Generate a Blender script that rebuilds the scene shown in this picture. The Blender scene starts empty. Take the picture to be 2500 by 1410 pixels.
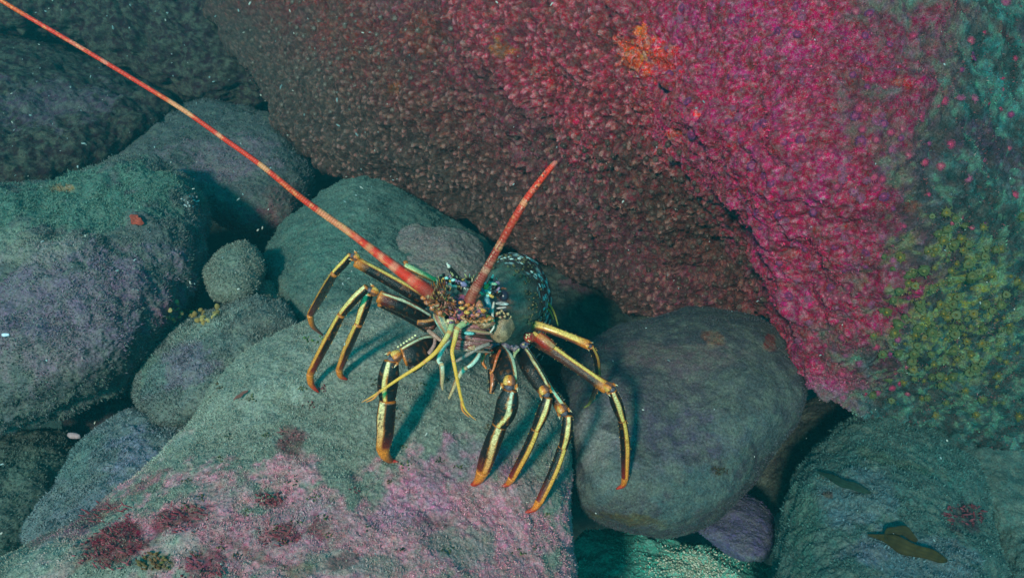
import bpy, bmesh, math, random
import numpy as np
from mathutils import Vector, Matrix
from mathutils.bvhtree import BVHTree

random.seed(7)
RNG = np.random.default_rng(11)
S = bpy.context.scene
COL = S.collection
R = math.radians

# ------------------------------------------------------------------ camera
CAM = np.array([0.0, 0.0, 1.75])
PITCH = R(50)                       # below the horizon
FPX = 2165.0                        # focal length in pixels of the 2500 px photograph
FWD = np.array([0, math.cos(PITCH), -math.sin(PITCH)])
RGT = np.array([1.0, 0, 0])
UPV = np.array([0, math.sin(PITCH), math.cos(PITCH)])
cd = bpy.data.cameras.new('camera')
cam = bpy.data.objects.new('camera', cd); COL.objects.link(cam)
cam.location = CAM
cam.rotation_euler = (R(90) - PITCH, 0, 0)
cd.sensor_width = 36
cd.lens = 36 * FPX / 2500
cd.clip_start = 0.02; cd.clip_end = 200
S.camera = cam
S.render.resolution_x = 1024; S.render.resolution_y = 577

# ------------------------------------------------------------------ light
# the light reaches the reef from over the photographer's left shoulder
sdir = FWD * 1.0 + RGT * 0.27 + UPV * -0.06
sdir = sdir / np.linalg.norm(sdir)
sun_el = math.asin(-sdir[2]); sun_az = math.atan2(-sdir[0], -sdir[1])
w = bpy.data.worlds.new("World"); S.world = w; w.use_nodes = True
nt = w.node_tree; nt.nodes.clear()
sky = nt.nodes.new('ShaderNodeTexSky'); sky.sky_type = 'NISHITA'; sky.sun_disc = False
sky.sun_elevation = sun_el; sky.sun_rotation = sun_az
tint = nt.nodes.new('ShaderNodeMix'); tint.data_type = 'RGBA'; tint.blend_type = 'MULTIPLY'
tint.inputs[0].default_value = 1.0
tint.inputs[7].default_value = (0.015, 1.0, 0.84, 1)          # skylight filtered by the water above
bg = nt.nodes.new('ShaderNodeBackground'); bg.inputs[1].default_value = 0.15
wo = nt.nodes.new('ShaderNodeOutputWorld')
nt.links.new(sky.outputs[0], tint.inputs[6]); nt.links.new(tint.outputs[2], bg.inputs[0]); nt.links.new(bg.outputs[0], wo.inputs[0])
sl = bpy.data.lights.new('sun', 'SUN'); sl.energy = 3.0; sl.angle = R(5); sl.color = (1.0, 0.73, 0.63)
sun = bpy.data.objects.new('sun', sl); COL.objects.link(sun)
sun.rotation_euler = Vector(sdir).to_track_quat('-Z', 'Y').to_euler(); sun.location = (-2, -2, 4)
vs = S.view_settings
vs.view_transform = 'Standard'; vs.look = 'None'; vs.gamma = 1; vs.exposure = 0.70
S.cycles.volume_bounces = 1
S.cycles.volume_step_rate = 4

# ------------------------------------------------------------------ helpers
def P(px, py, d):
    px = np.asarray(px, float); py = np.asarray(py, float); d = np.asarray(d, float)
    x = (px - 1250) / FPX * d; y = -(py - 705) / FPX * d
    return CAM + FWD * d[..., None] + RGT * x[..., None] + UPV * y[..., None]

def to_px(V):
    q = V - CAM
    d = q @ FWD
    return 1250 + (q @ RGT) / d * FPX, 705 - (q @ UPV) / d * FPX, d

def _h(ix, iy, iz, s):
    n = (ix.astype(np.int64) * 374761393 + iy.astype(np.int64) * 668265263 + iz.astype(np.int64) * 2147483647 + s * 974711) & 0xffffffff
    n = ((n ^ (n >> 13)) * 1274126177) & 0xffffffff
    n = ((n ^ (n >> 16)) * 2246822519) & 0xffffffff
    return ((n ^ (n >> 15)) & 0xffffff) / float(0xffffff)

def noise(V, sc, s=0):
    p = V * sc + 311.7
    i = np.floor(p); f = p - i; f = f * f * (3 - 2 * f); i = i.astype(np.int64)
    r = 0
    for dx in (0, 1):
        for dy in (0, 1):
            for dz in (0, 1):
                wgt = (f[:, 0] if dx else 1 - f[:, 0]) * (f[:, 1] if dy else 1 - f[:, 1]) * (f[:, 2] if dz else 1 - f[:, 2])
                r = r + wgt * _h(i[:, 0] + dx, i[:, 1] + dy, i[:, 2] + dz, s)
    return r * 2 - 1

def fbm(V, sc, o=4, s=0):
    r = 0; a = 1; t = 0
    for k in range(o):
        r = r + a * noise(V, sc * 2.03 ** k, s + k * 17); t += a; a *= 0.5
    return r / t * 1.6

def worley(V, sc, s=0):
    p = V * sc + 517.3; i = np.floor(p); f = p - i; i = i.astype(np.int64)
    best = np.full(len(V), 9.0); cid = np.zeros(len(V))
    for dx in (-1, 0, 1):
        for dy in (-1, 0, 1):
            for dz in (-1, 0, 1):
                jx, jy, jz = i[:, 0] + dx, i[:, 1] + dy, i[:, 2] + dz
                ox, oy, oz = _h(jx, jy, jz, s + 1), _h(jx, jy, jz, s + 2), _h(jx, jy, jz, s + 3)
                dd = (dx + ox - f[:, 0]) ** 2 + (dy + oy - f[:, 1]) ** 2 + (dz + oz - f[:, 2]) ** 2
                m = dd < best
                best[m] = dd[m]; cid[m] = ox[m]
    return np.sqrt(best), cid

def sstep(a, b, x):
    t = np.clip((x - a) / (b - a), 0, 1); return t * t * (3 - 2 * t)

def spline(pts, n, closed=False):
    pts = np.asarray(pts, float); m = len(pts)
    k = m if closed else m - 1
    u = np.linspace(0, k, n, endpoint=not closed)
    i = np.minimum(u.astype(int), k - 1); f = (u - i)[:, None]
    if closed: g = lambda j: pts[j % m]
    else: g = lambda j: pts[np.clip(j, 0, m - 1)]
    a, b, c, d = g(i - 1), g(i), g(i + 1), g(i + 2)
    return 0.5 * ((2 * b) + (c - a) * f + (2 * a - 5 * b + 4 * c - d) * f ** 2 + (3 * b - a - 3 * c + d) * f ** 3)

class Depth:                                   # thin-plate surface through (x, y, depth) samples
    def __init__(self, pts):
        p = np.asarray(pts, float); self.xy = p[:, :2] / 1000; n = len(p)
        K = self.k(self.xy, self.xy); Q = np.c_[np.ones(n), self.xy]
        A = np.block([[K + 1e-6 * np.eye(n), Q], [Q.T, np.zeros((3, 3))]])
        self.w = np.linalg.solve(A, np.r_[p[:, 2], 0, 0, 0])
    def k(self, a, b):
        r = ((a[:, None] - b[None]) ** 2).sum(-1)
        return 0.5 * r * np.log(r + 1e-12)
    def __call__(self, x, y):
        q = np.c_[x, y] / 1000
        return self.k(q, self.xy) @ self.w[:len(self.xy)] + np.c_[np.ones(len(q)), q] @ self.w[len(self.xy):]

def tag(o, label=None, cat=None, group=None, kind=None):
    if label: o['label'] = label
    if cat: o['category'] = cat
    if group: o['group'] = group
    if kind: o['kind'] = kind
    return o

def mesh_obj(name, V, faces, cols=None, mat=None, parent=None, smooth=True):
    """faces: list of int arrays (n x 3 / n x 4)"""
    me = bpy.data.meshes.new(name)
    V = np.asarray(V, float)
    faces = [np.asarray(f, int) for f in (faces if isinstance(faces, list) else [faces]) if len(f)]
    me.vertices.add(len(V)); me.vertices.foreach_set('co', V.ravel())
    nl = sum(f.size for f in faces); npoly = sum(len(f) for f in faces)
    me.loops.add(nl); me.loops.foreach_set('vertex_index', np.concatenate([f.ravel() for f in faces]))
    me.polygons.add(npoly)
    tot = np.concatenate([np.full(len(f), f.shape[1]) for f in faces])
    st = np.r_[0, np.cumsum(tot)[:-1]]
    me.polygons.foreach_set('loop_start', st); me.polygons.foreach_set('loop_total', tot)
    me.polygons.foreach_set('use_smooth', np.full(npoly, smooth))
    me.update(calc_edges=True); me.validate()
    if cols is not None:
        a = me.color_attributes.new('paint', 'FLOAT_COLOR', 'POINT')
        a.data.foreach_set('color', np.c_[np.clip(cols, 0, 1), np.ones(len(V))].ravel())
    if mat: me.materials.append(mat)
    o = bpy.data.objects.new(name, me); COL.objects.link(o)
    if parent: o.parent = parent
    return o

# ------------------------------------------------------------------ materials
def growth_mat(name, fine=260.0, contrast=0.5, silt=(0.16, 0.17, 0.12), silt_amt=0.35, bump=0.6, rough=0.9, speck=None):
    m = bpy.data.materials.new(name); m.use_nodes = True
    t = m.node_tree; N = t.nodes; L = t.links; b = N['Principled BSDF']
    b.inputs['Roughness'].default_value = rough
    b.inputs['Specular IOR Level'].default_value = 0.15
    at = N.new('ShaderNodeAttribute'); at.attribute_name = 'paint'
    tc = N.new('ShaderNodeTexCoord')
    def nz(sc, det, ro=0.65):
        n = N.new('ShaderNodeTexNoise'); n.inputs['Scale'].default_value = sc; n.inputs['Detail'].default_value = det
        n.inputs['Roughness'].default_value = ro; L.new(tc.outputs['Object'], n.inputs['Vector']); return n
    n1 = nz(fine, 5, 0.75); n2 = nz(fine * 0.17, 5, 0.7); n3 = nz(fine * 0.5, 3, 0.7)
    def rng(src, a, b_, c, d):
        r = N.new('ShaderNodeMapRange'); r.inputs[1].default_value = a; r.inputs[2].default_value = b_
        r.inputs[3].default_value = c; r.inputs[4].default_value = d; L.new(src, r.inputs[0]); return r.outputs[0]
    mix = N.new('ShaderNodeMix'); mix.data_type = 'RGBA'
    L.new(rng(n2.outputs[0], 0.42, 0.62, 0, silt_amt), mix.inputs[0]); L.new(at.outputs['Color'], mix.inputs[6]); mix.inputs[7].default_value = (*silt, 1)
    src = mix.outputs[2]
    if speck:
        n4 = nz(fine * 1.7, 3, 0.6); mk = N.new('ShaderNodeMix'); mk.data_type = 'RGBA'
        L.new(rng(n4.outputs[0], 0.50, 0.62, 0, speck[3]), mk.inputs[0]); L.new(src, mk.inputs[6]); hp = N.new('ShaderNodeHueSaturation'); hp.inputs['Value'].default_value = 1.4; hp.inputs['Saturation'].default_value = 0.75; L.new(src, hp.inputs['Color']); L.new(hp.outputs[0], mk.inputs[7])
        src = mk.outputs[2]
    hs = N.new('ShaderNodeHueSaturation'); L.new(src, hs.inputs['Color'])
    L.new(rng(n1.outputs[0], 0.3, 0.7, 1 - contrast, 1 + contrast), hs.inputs['Value'])
    L.new(rng(n3.outputs[0], 0.3, 0.7, 0.7, 1.35), hs.inputs['Saturation'])
    L.new(rng(n2.outputs[0], 0.3, 0.7, 0.485, 0.515), hs.inputs['Hue'])
    L.new(hs.outputs[0], b.inputs['Base Color'])
    bp = N.new('ShaderNodeBump'); bp.inputs['Strength'].default_value = bump; bp.inputs['Distance'].default_value = 0.004
    L.new(n1.outputs[0], bp.inputs['Height']); L.new(bp.outputs[0], b.inputs['Normal'])
    return m

def paint_mat(name, rough=0.7, spec=0.3, coat=0.0, bump=0.0, sc=500, var=0.25):
    m = bpy.data.materials.new(name); m.use_nodes = True
    t = m.node_tree; N = t.nodes; L = t.links; b = N['Principled BSDF']
    b.inputs['Roughness'].default_value = rough; b.inputs['Specular IOR Level'].default_value = spec
    b.inputs['Coat Weight'].default_value = coat; b.inputs['Coat Roughness'].default_value = 0.12
    at = N.new('ShaderNodeAttribute'); at.attribute_name = 'paint'
    tc = N.new('ShaderNodeTexCoord'); n = N.new('ShaderNodeTexNoise'); n.inputs['Scale'].default_value = sc; n.inputs['Detail'].default_value = 4
    L.new(tc.outputs['Object'], n.inputs['Vector'])
    r = N.new('ShaderNodeMapRange'); r.inputs[1].default_value = 0.3; r.inputs[2].default_value = 0.7
    r.inputs[3].default_value = 1 - var; r.inputs[4].default_value = 1 + var; L.new(n.outputs[0], r.inputs[0])
    hs = N.new('ShaderNodeHueSaturation'); L.new(at.outputs['Color'], hs.inputs['Color']); L.new(r.outputs[0], hs.inputs['Value'])
    L.new(hs.outputs[0], b.inputs['Base Color'])
    if bump:
        bp = N.new('ShaderNodeBump'); bp.inputs['Strength'].default_value = bump; bp.inputs['Distance'].default_value = 0.002
        L.new(n.outputs[0], bp.inputs['Height']); L.new(bp.outputs[0], b.inputs['Normal'])
    return m

M_ROCK = growth_mat('overgrown_rock', contrast=0.6, silt_amt=0.4, bump=0.7, speck=(0, 0, 0, 0.6))
M_WALL = growth_mat('encrusted_wall', fine=330, contrast=0.7, silt=(0.12, 0.055, 0.045), silt_amt=0.4, bump=1.0, speck=(0, 0, 0, 0.75))
M_SAND = growth_mat('sediment', silt=(0.1, 0.12, 0.09))
M_TURF = paint_mat('turf', 0.8, 0.15, sc=60)
M_SHELL = paint_mat('lobster_shell', 0.24, 0.36, coat=0.2, bump=0.5, sc=650, var=0.5)
M_ANT = paint_mat('antenna_shell', 0.4, 0.45, bump=0.4, sc=700, var=0.3)
M_EYE = paint_mat('eye', 0.3, 0.4, coat=0.2, var=0.1)
M_LEAF = paint_mat('seaweed', 0.75, 0.12, sc=120, var=0.3)
M_POLYP = paint_mat('polyp', 0.6, 0.3, sc=300, var=0.25)
M_FLECK = paint_mat('fleck', 0.6, 0.3, var=0.2)

# ------------------------------------------------------------------ rocks
def blobs(X, Y, V, base, patches, seed=0):
    """base colour with crusts and algae: soft-edged irregular patches"""
    C = np.tile(np.array(base, float), (len(X), 1))
    n = fbm(V, 22, 4, 60 + seed); n2 = fbm(V, 75, 3, 80 + seed)
    for (cx, cy, rx, ry, ang, col, st) in patches:
        a = R(ang); dx = X - cx; dy = Y - cy
        u = (dx * math.cos(a) + dy * math.sin(a)) / rx; v = (-dx * math.sin(a) + dy * math.cos(a)) / ry
        r = np.sqrt(u * u + v * v) + 0.55 * n + 0.35 * n2
        m = (1 - sstep(0.65, 1.1, r)) * st
        C = C * (1 - m[:, None]) + np.array(col) * m[:, None]
    return C

TREES = {}
def boulder(name, outline, depths, Tf, Tb, base, patches=(), center=None, nth=420, na=150, rough=(0.007, 0.003, 0.0014), prof=(1.0, 0.8),
            label='', cat='boulder', seed=0, mat=None, post=None, turf=None, key=None, group=None, gain=(1, 1, 1)):
    O = spline(outline, nth, True)
    c = np.array(center if center else O.mean(0))
    D = Depth(depths)
    nb = max(24, na // 3)
    a = np.r_[np.linspace(0.0, math.pi / 2, na), np.linspace(math.pi / 2, math.pi, nb)[1:]]
    s = np.sin(a) ** prof[0]; h = np.sign(np.cos(a)) * np.abs(np.cos(a)) ** prof[1]
    pts = c + s[:, None, None] * (O[None] - c)
    X = pts[..., 0].ravel(); Y = pts[..., 1].ravel()
    hh = np.repeat(h, nth)
    dd = D(X, Y)
    d = dd - np.where(hh > 0, hh * Tf, hh * Tb)
    # the outline lies at mid depth; the far half keeps its metric size
    scale = np.where(hh > 0, 1.0, dd / d)
    xm = c[0] + (X - c[0]) * scale; ym = c[1] + (Y - c[1]) * scale
    V = P(xm, ym, d)
    k = len(a)
    idx = np.arange(k * nth).reshape(k, nth)
    A = idx[:-1, :]; B = idx[1:, :]
    F = np.stack([A, B, np.roll(B, -1, 1), np.roll(A, -1, 1)], -1).reshape(-1, 4)
    # normals
    def normals(V):
        fn = np.cross(V[F[:, 2]] - V[F[:, 0]], V[F[:, 3]] - V[F[:, 1]])
        n = np.zeros_like(V)
        for q in range(4): np.add.at(n, F[:, q], fn)
        n /= np.linalg.norm(n, axis=1)[:, None] + 1e-12
        return n, fn
    n, _ = normals(V)
    n[:nth] = n[nth:2 * nth].mean(0)
    ctr = V.mean(0)
    if ((V - ctr) * n).sum() < 0: n = -n; F = F[:, ::-1]
    disp = fbm(V, 6, 3, seed) * rough[0] * 1.6 + fbm(V, 22, 3, seed + 5) * rough[0] + fbm(V, 70, 3, seed + 9) * rough[1] + noise(V, 260, seed + 13) * rough[2]
    C = blobs(X, Y, V, base, patches, seed)
    if post: disp, C = post(X, Y, V, disp, C)
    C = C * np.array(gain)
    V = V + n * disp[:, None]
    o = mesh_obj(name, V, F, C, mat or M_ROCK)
    tag(o, label, cat, group)
    n, fn = normals(V)
    o_data = dict(V=V, F=F, n=n, fn=fn, C=C, X=X, Y=Y, o=o)
    TREES[key or name] = BVHTree.FromPolygons(V.tolist(), F.tolist())
    if turf: add_turf(o_data, seed=seed, **turf)
    return o_data

def add_turf(D, count=20000, length=0.006, width=0.0008, lighten=1.15, tintc=None, seed=0, lmask=None, lean=0.6, name='algae_turf', mat=None):
    rng = np.random.default_rng(100 + seed)
    V, F, fn, C = D['V'], D['F'], D['fn'], D['C']
    cen = V[F].mean(1); area = np.linalg.norm(fn, axis=1); un = fn / (area[:, None] + 1e-15)
    view = CAM - cen; view /= np.linalg.norm(view, axis=1)[:, None]
    px, py, dd = to_px(cen)
    vis = ((un * view).sum(1) > -0.25) & (px > -250) & (px < 2750) & (py > -250) & (py < 1660) & (dd > 0.1)
    wgt = area * vis * (0.25 + sstep(-0.35, 0.5, fbm(cen, 30, 2, seed + 40)))
    wgt /= wgt.sum()
    fi = rng.choice(len(F), count, p=wgt)
    r = rng.random((count, 2))
    q = V[F[fi]]
    base = (q[:, 0] * (1 - r[:, :1]) + q[:, 1] * r[:, :1]) * (1 - r[:, 1:]) + (q[:, 3] * (1 - r[:, :1]) + q[:, 2] * r[:, :1]) * r[:, 1:]
    nn = un[fi]
    rnd = rng.normal(size=(count, 3))
    up = nn + lean * rnd * 0.6 + np.array([0, 0, 0.25])
    up /= np.linalg.norm(up, axis=1)[:, None]
    side = np.cross(up, rng.normal(size=(count, 3))); side /= np.linalg.norm(side, axis=1)[:, None]
    L = 0.72 * length * (0.35 + 0.9 * rng.random(count) ** 1.5)
    W = width * (0.6 + 0.8 * rng.random(count))
    bend = np.cross(side, up) * (rng.random(count)[:, None] - 0.5) * 1.2
    b0 = base - nn * 0.0008
    mid = base + up * (L * 0.55)[:, None]
    tip = base + (up + bend) * L[:, None]
    VV = np.stack([b0 - side * W[:, None], b0 + side * W[:, None], mid + side * (W * 0.8)[:, None], mid - side * (W * 0.8)[:, None], tip], 1)
    k = np.arange(count) * 5
    quads = np.stack([k, k + 1, k + 2, k + 3], 1); tris = np.stack([k + 3, k + 2, k + 4], 1)
    col = C[F[fi, 0]] * (lighten * (0.55 + 0.9 * rng.random(count)))[:, None]
    if tintc is not None:
        m = (rng.random(count) < 0.3)[:, None]; col = np.where(m, col * 0.5 + np.array(tintc) * 0.5, col)
    cc = np.repeat(col, 5, 0)
    o = mesh_obj(name, VV.reshape(-1, 3), [quads, tris], cc, mat or M_TURF, D['o'], smooth=False)
    o['kind'] = 'stuff'
    return o

def hit(key, px, py):
    ks = [key] if isinstance(key, str) else key
    best = None
    dr = P(px, py, 1.0) - CAM; dl = np.linalg.norm(dr)
    for k in ks:
        h = TREES[k].ray_cast(Vector(CAM), Vector(dr / dl))
        if h[0] is not None:
            d = (np.array(h[0]) - CAM) @ FWD
            if best is None or d < best[0]: best = (d, np.array(h[1]), k)
    return best

def hit_any(px, py): return hit(list(TREES), px, py)

# shared rock colours
GREY = (0.285, 0.25, 0.20); PINK = (0.84, 0.235, 0.30); RED = (0.22, 0.022, 0.035); TEAL = (0.11, 0.17, 0.14)
PURP = (0.22, 0.12, 0.20); DARK = (0.03, 0.035, 0.035); OLIVE = (0.12, 0.12, 0.05); PALE = (0.44, 0.40, 0.32)

# --- seabed sheet
def seabed():
    n = 300
    xs = np.sign(np.linspace(-1, 1, n)) * np.abs(np.linspace(-1, 1, n)) ** 2.2 * 60
    X, Y = np.meshgrid(xs, xs + 2.0)
    V = np.c_[X.ravel(), Y.ravel(), np.zeros(n * n)]
    V[:, 2] = fbm(V, 1.4, 3, 3) * 0.06 + fbm(V, 9, 3, 5) * 0.015 - 0.35
    i = np.arange(n * n).reshape(n, n)
    F = np.stack([i[:-1, :-1], i[:-1, 1:], i[1:, 1:], i[1:, :-1]], -1).reshape(-1, 4)
    C = np.tile(np.array(DARK), (len(V), 1)) * (1 + 0.3 * fbm(V, 5, 3, 8))[:, None]
    o = mesh_obj('seabed', V, F, C, M_SAND); tag(o, kind='structure')
    TREES['seabed'] = BVHTree.FromPolygons(V.tolist(), F.tolist())
seabed()

# --- front boulder under the lobster
FRONT = boulder('boulder',
    [(-160, 1480), (60, 1330), (230, 1235), (360, 1140), (460, 1030), (520, 930), (610, 845), (720, 790), (850, 745), (980, 740), (1090, 780), (1210, 840), (1310, 905),
     (1372, 1000), (1385, 1120), (1395, 1250), (1408, 1400), (1400, 1640), (900, 1800), (200, 1760)],
    [(100, 1400, 1.16), (600, 900, 1.37), (1000, 780, 1.42), (1350, 1000, 1.36), (700, 1200, 1.24), (1380, 1400, 1.22), (800, 1650, 1.05)],
    0.15, 0.7, GREY,
    [(900, 1330, 700, 210, 0, PINK, .7), (600, 1300, 260, 90, 0, (0.42, 0.16, 0.19), .4), (1000, 1250, 120, 60, 0, (0.48, 0.25, 0.36), .5), (760, 1240, 100, 40, 0, (0.46, 0.26, 0.3), .5), (900, 1380, 160, 40, 0, (0.3, 0.28, 0.22), .6), (1180, 1230, 260, 130, -10, PINK, .55), (520, 1230, 230, 80, -15, PINK, .5), (1320, 1180, 60, 80, 0, GREY, .6), (1100, 1330, 80, 60, 0, GREY, .7),
     (1150, 1130, 120, 60, 0, PURP, .4), (700, 1160, 130, 60, -20, PINK, .5), (330, 1130, 90, 30, -30, PALE, .5), (560, 1000, 200, 60, -25, PALE, .35), (750, 900, 230, 70, -20, PALE, .25),
     (270, 1345, 95, 62, -25, RED, .95), (450, 1265, 75, 26, -20, RED, .85), (250, 1250, 80, 20, -20, RED, .6), (690, 1300, 60, 26, 10, RED, .8), (710, 1065, 34, 40, 20, (0.18, 0.04, 0.05), .8),
     (500, 1390, 60, 60, 0, RED, .7), (660, 1215, 36, 22, 0, RED, .6), (780, 1290, 30, 36, 0, RED, .65), (1050, 1270, 60, 26, 0, (0.22, 0.05, 0.06), .5), (380, 1370, 50, 26, 0, OLIVE, .7),
     (620, 1350, 90, 18, 30, RED, .5), (850, 1370, 50, 20, -20, RED, .5), (370, 1180, 70, 16, -30, RED, .4), (730, 1400, 40, 24, 0, OLIVE, .6), (150, 1290, 120, 26, -20, (0.16, 0.07, 0.10), .6),
     (120, 1370, 90, 40, -20, PALE, .5), (440, 1330, 60, 30, 0, PALE, .4)],
    center=(800, 1230), nth=900, na=420, prof=(1.0, 0.75), rough=(0.005, 0.0025, 0.0012), label='large pale grey and pink boulder with dark red patches that the lobster stands on', turf=dict(count=150000, length=0.0042, width=0.0006, tintc=(0.32, 0.38, 0.30)), seed=1, key='front', gain=(0.70, 0.82, 0.86))

RIGHT = boulder('boulder',
    [(1340, 960), (1385, 880), (1450, 825), (1570, 778), (1700, 752), (1840, 772), (1930, 835), (1972, 920), (1960, 1010), (1900, 1095), (1835, 1190), (1750, 1265), (1630, 1308), (1510, 1290), (1420, 1240), (1375, 1150), (1345, 1060)],
    [(1400, 900, 1.55), (1700, 780, 1.62), (1950, 950, 1.50), (1650, 1050, 1.52), (1550, 1280, 1.38), (1400, 1150, 1.42)],
    0.19, 0.4, (0.105, 0.085, 0.085),
    [(1465, 1090, 70, 100, 0, (0.5, 0.42, 0.34), .6), (1560, 1170, 120, 70, -10, (0.20, 0.2, 0.16), .5), (1640, 870, 200, 50, 0, (0.24, 0.12, 0.11), .55), (1700, 1200, 120, 60, -30, TEAL, .6), (1800, 1060, 60, 80, 0, (0.10, 0.16, 0.11), .6), (1700, 1050, 200, 80, 0, PURP, .25), (1600, 950, 220, 60, 0, (0.2, 0.13, 0.13), .4), (1740, 830, 34, 20, 20, (0.35, 0.12, 0.06), .7), (1876, 846, 13, 20, 0, (0.3, 0.02, 0.02), .9),
     (1758, 1148, 18, 16, 0, (0.05, 0.04, 0.03), .9), (1820, 960, 110, 90, 0, (0.12, 0.13, 0.10), .5), (1880, 1060, 60, 60, 0, TEAL, .4), (1520, 1262, 90, 18, 12, (0.15, 0.09, 0.03), .8), (1460, 1180, 70, 60, 0, TEAL, .4)],
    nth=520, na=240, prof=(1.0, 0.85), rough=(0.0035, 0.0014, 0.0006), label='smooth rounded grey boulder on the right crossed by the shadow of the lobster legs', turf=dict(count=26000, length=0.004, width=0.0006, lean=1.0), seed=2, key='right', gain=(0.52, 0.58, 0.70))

LEFT = boulder('boulder',
    [(-260, 520), (-60, 452), (110, 436), (220, 400), (330, 385), (430, 425), (495, 500), (508, 600), (480, 705), (425, 800), (335, 900), (225, 968), (100, 1018), (-60, 1050), (-280, 1000), (-360, 760)],
    [(-200, 500, 1.95), (300, 400, 2.0), (480, 600, 1.85), (200, 700, 1.75), (0, 1000, 1.60), (350, 880, 1.65)],
    0.24, 0.5, (0.095, 0.095, 0.098),
    [(150, 760, 320, 170, -15, PURP, .55), (330, 720, 110, 70, -30, (0.17, 0.09, 0.14), .6), (80, 880, 160, 70, 0, (0.2, 0.13, 0.15), .5), (200, 490, 330, 80, -5, (0.07, 0.15, 0.12), .85), (400, 760, 60, 30, -40, (0.2, 0.04, 0.09), .5),
     (80, 600, 120, 50, 0, GREY, .4), (150, 462, 26, 10, 0, (0.3, 0.13, 0.05), .7), (200, 930, 200, 40, -18, DARK, .5)],
    nth=620, na=280, prof=(1.0, 0.8), rough=(0.010, 0.004, 0.0018), label='large purplish grey boulder filling the left side of the picture', turf=dict(count=60000, length=0.008, width=0.0009, tintc=(0.2, 0.25, 0.18)), seed=3, key='left')

UPPER = boulder('boulder',
    [(240, 400), (320, 310), (430, 262), (560, 252), (680, 292), (752, 380), (765, 450), (725, 535), (640, 575), (550, 552), (470, 500), (360, 470)],
    [(300, 350, 2.6), (700, 350, 2.5), (500, 450, 2.4), (600, 560, 2.25), (400, 450, 2.35)],
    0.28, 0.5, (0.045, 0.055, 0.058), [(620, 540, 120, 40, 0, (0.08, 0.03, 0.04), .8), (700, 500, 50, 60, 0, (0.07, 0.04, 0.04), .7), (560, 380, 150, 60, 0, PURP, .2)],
    nth=360, na=160, label='dull rounded boulder below the long antenna, behind the small knobbly stone', turf=dict(count=14000, length=0.009, width=0.0012), seed=4, key='upper', gain=(1.9, 1.4, 1.4))

BEHIND = boulder('boulder',
    [(640, 640), (680, 560), (760, 490), (860, 440), (980, 470), (1090, 530), (1190, 590), (1230, 680), (1180, 790), (1040, 840), (900, 850), (770, 810), (690, 740)],
    [(700, 600, 1.95), (900, 450, 2.1), (1150, 600, 1.95), (900, 800, 1.68), (1100, 800, 1.68), (720, 750, 1.75)],
    0.2, 0.5, (0.10, 0.115, 0.10), [(800, 600, 110, 80, 0, TEAL, .4), (850, 760, 200, 40, 0, (0.17, 0.14, 0.13), .3), (880, 470, 90, 30, 0, (0.17, 0.17, 0.14), .4)],
    nth=420, na=190, label='greenish boulder behind the lobster head and raised left legs', turf=dict(count=26000, length=0.005, width=0.0007), seed=5, key='behind', gain=(0.75, 1.0, 1.0))

KNOB = boulder('boulder', [(940, 610), (980, 565), (1060, 548), (1130, 570), (1180, 620), (1190, 680), (1120, 720), (1020, 700), (950, 665)],
    [(960, 600, 1.82), (1150, 600, 1.82), (1050, 700, 1.70)], 0.09, 0.3, (0.20, 0.15, 0.14), [(1050, 590, 80, 35, 0, (0.24, 0.15, 0.15), .5)],
    nth=260, na=120, label='low rosy brown rock hump directly behind the lobster horns', turf=dict(count=7000, length=0.004, width=0.0007), seed=6, key='knob')

boulder('stone', [(505, 655), (535, 612), (590, 594), (634, 628), (634, 680), (600, 722), (545, 722), (515, 700)],
    [(510, 640, 1.72), (630, 640, 1.72), (570, 720, 1.64)], 0.07, 0.12, (0.17, 0.17, 0.14), [(570, 620, 40, 30, 0, TEAL, .3)], nth=220, na=100, rough=(0.007, 0.003, 0.0012),
    label='small round knobbly stone right of the big purplish boulder', cat='stone', turf=dict(count=6000, length=0.006, width=0.0008), seed=7, key='round')
boulder('stone', [(575, 755), (610, 700), (655, 685), (695, 720), (700, 775), (650, 800), (590, 790)],
    [(600, 700, 1.70), (690, 740, 1.70), (630, 790, 1.62)], 0.06, 0.12, (0.16, 0.18, 0.14), [], nth=200, na=90,
    label='small fuzzy stone wedged above the fuzzy oblong boulder', cat='stone', turf=dict(count=5000, length=0.008, width=0.0008), seed=8, key='wedge')
MID = boulder('boulder', [(306, 935), (340, 878), (420, 808), (520, 758), (640, 738), (716, 762), (722, 810), (690, 860), (620, 920), (560, 975), (500, 1015), (430, 1040), (350, 1020)],
    [(330, 930, 1.62), (520, 760, 1.66), (700, 800, 1.60), (600, 950, 1.52), (400, 1020, 1.52)], 0.13, 0.3, (0.16, 0.145, 0.135),
    [(440, 900, 90, 50, -30, PURP, .55), (640, 800, 80, 30, -10, (0.19, 0.14, 0.12), .5), (360, 900, 40, 60, -30, TEAL, .6), (480, 800, 100, 24, -20, PALE, .3)],
    nth=420, na=190, label='fuzzy oblong boulder between the purplish boulder and the pale front one', turf=dict(count=32000, length=0.008, width=0.0008), seed=9, key='mid', gain=(0.8, 0.95, 0.95))
boulder('boulder', [(70, 1290), (140, 1190), (205, 1070), (290, 1010), (430, 1000), (520, 1040), (500, 1130), (420, 1220), (300, 1290), (180, 1340), (90, 1340)],
    [(100, 1250, 1.42), (300, 1020, 1.54), (450, 1050, 1.52), (300, 1250, 1.36)], 0.09, 0.3, (0.18, 0.17, 0.165),
    [(320, 1110, 90, 50, -35, (0.26, 0.2, 0.26), .7), (200, 1120, 40, 60, 30, TEAL, .5), (230, 1230, 100, 30, -20, (0.2, 0.17, 0.2), .5)],
    nth=380, na=170, label='pale teal and lilac rock sloping up from the lower left, behind the front boulder', turf=dict(count=24000, length=0.006, width=0.0008), seed=10, key='slope', gain=(0.7, 0.85, 0.95))
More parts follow.
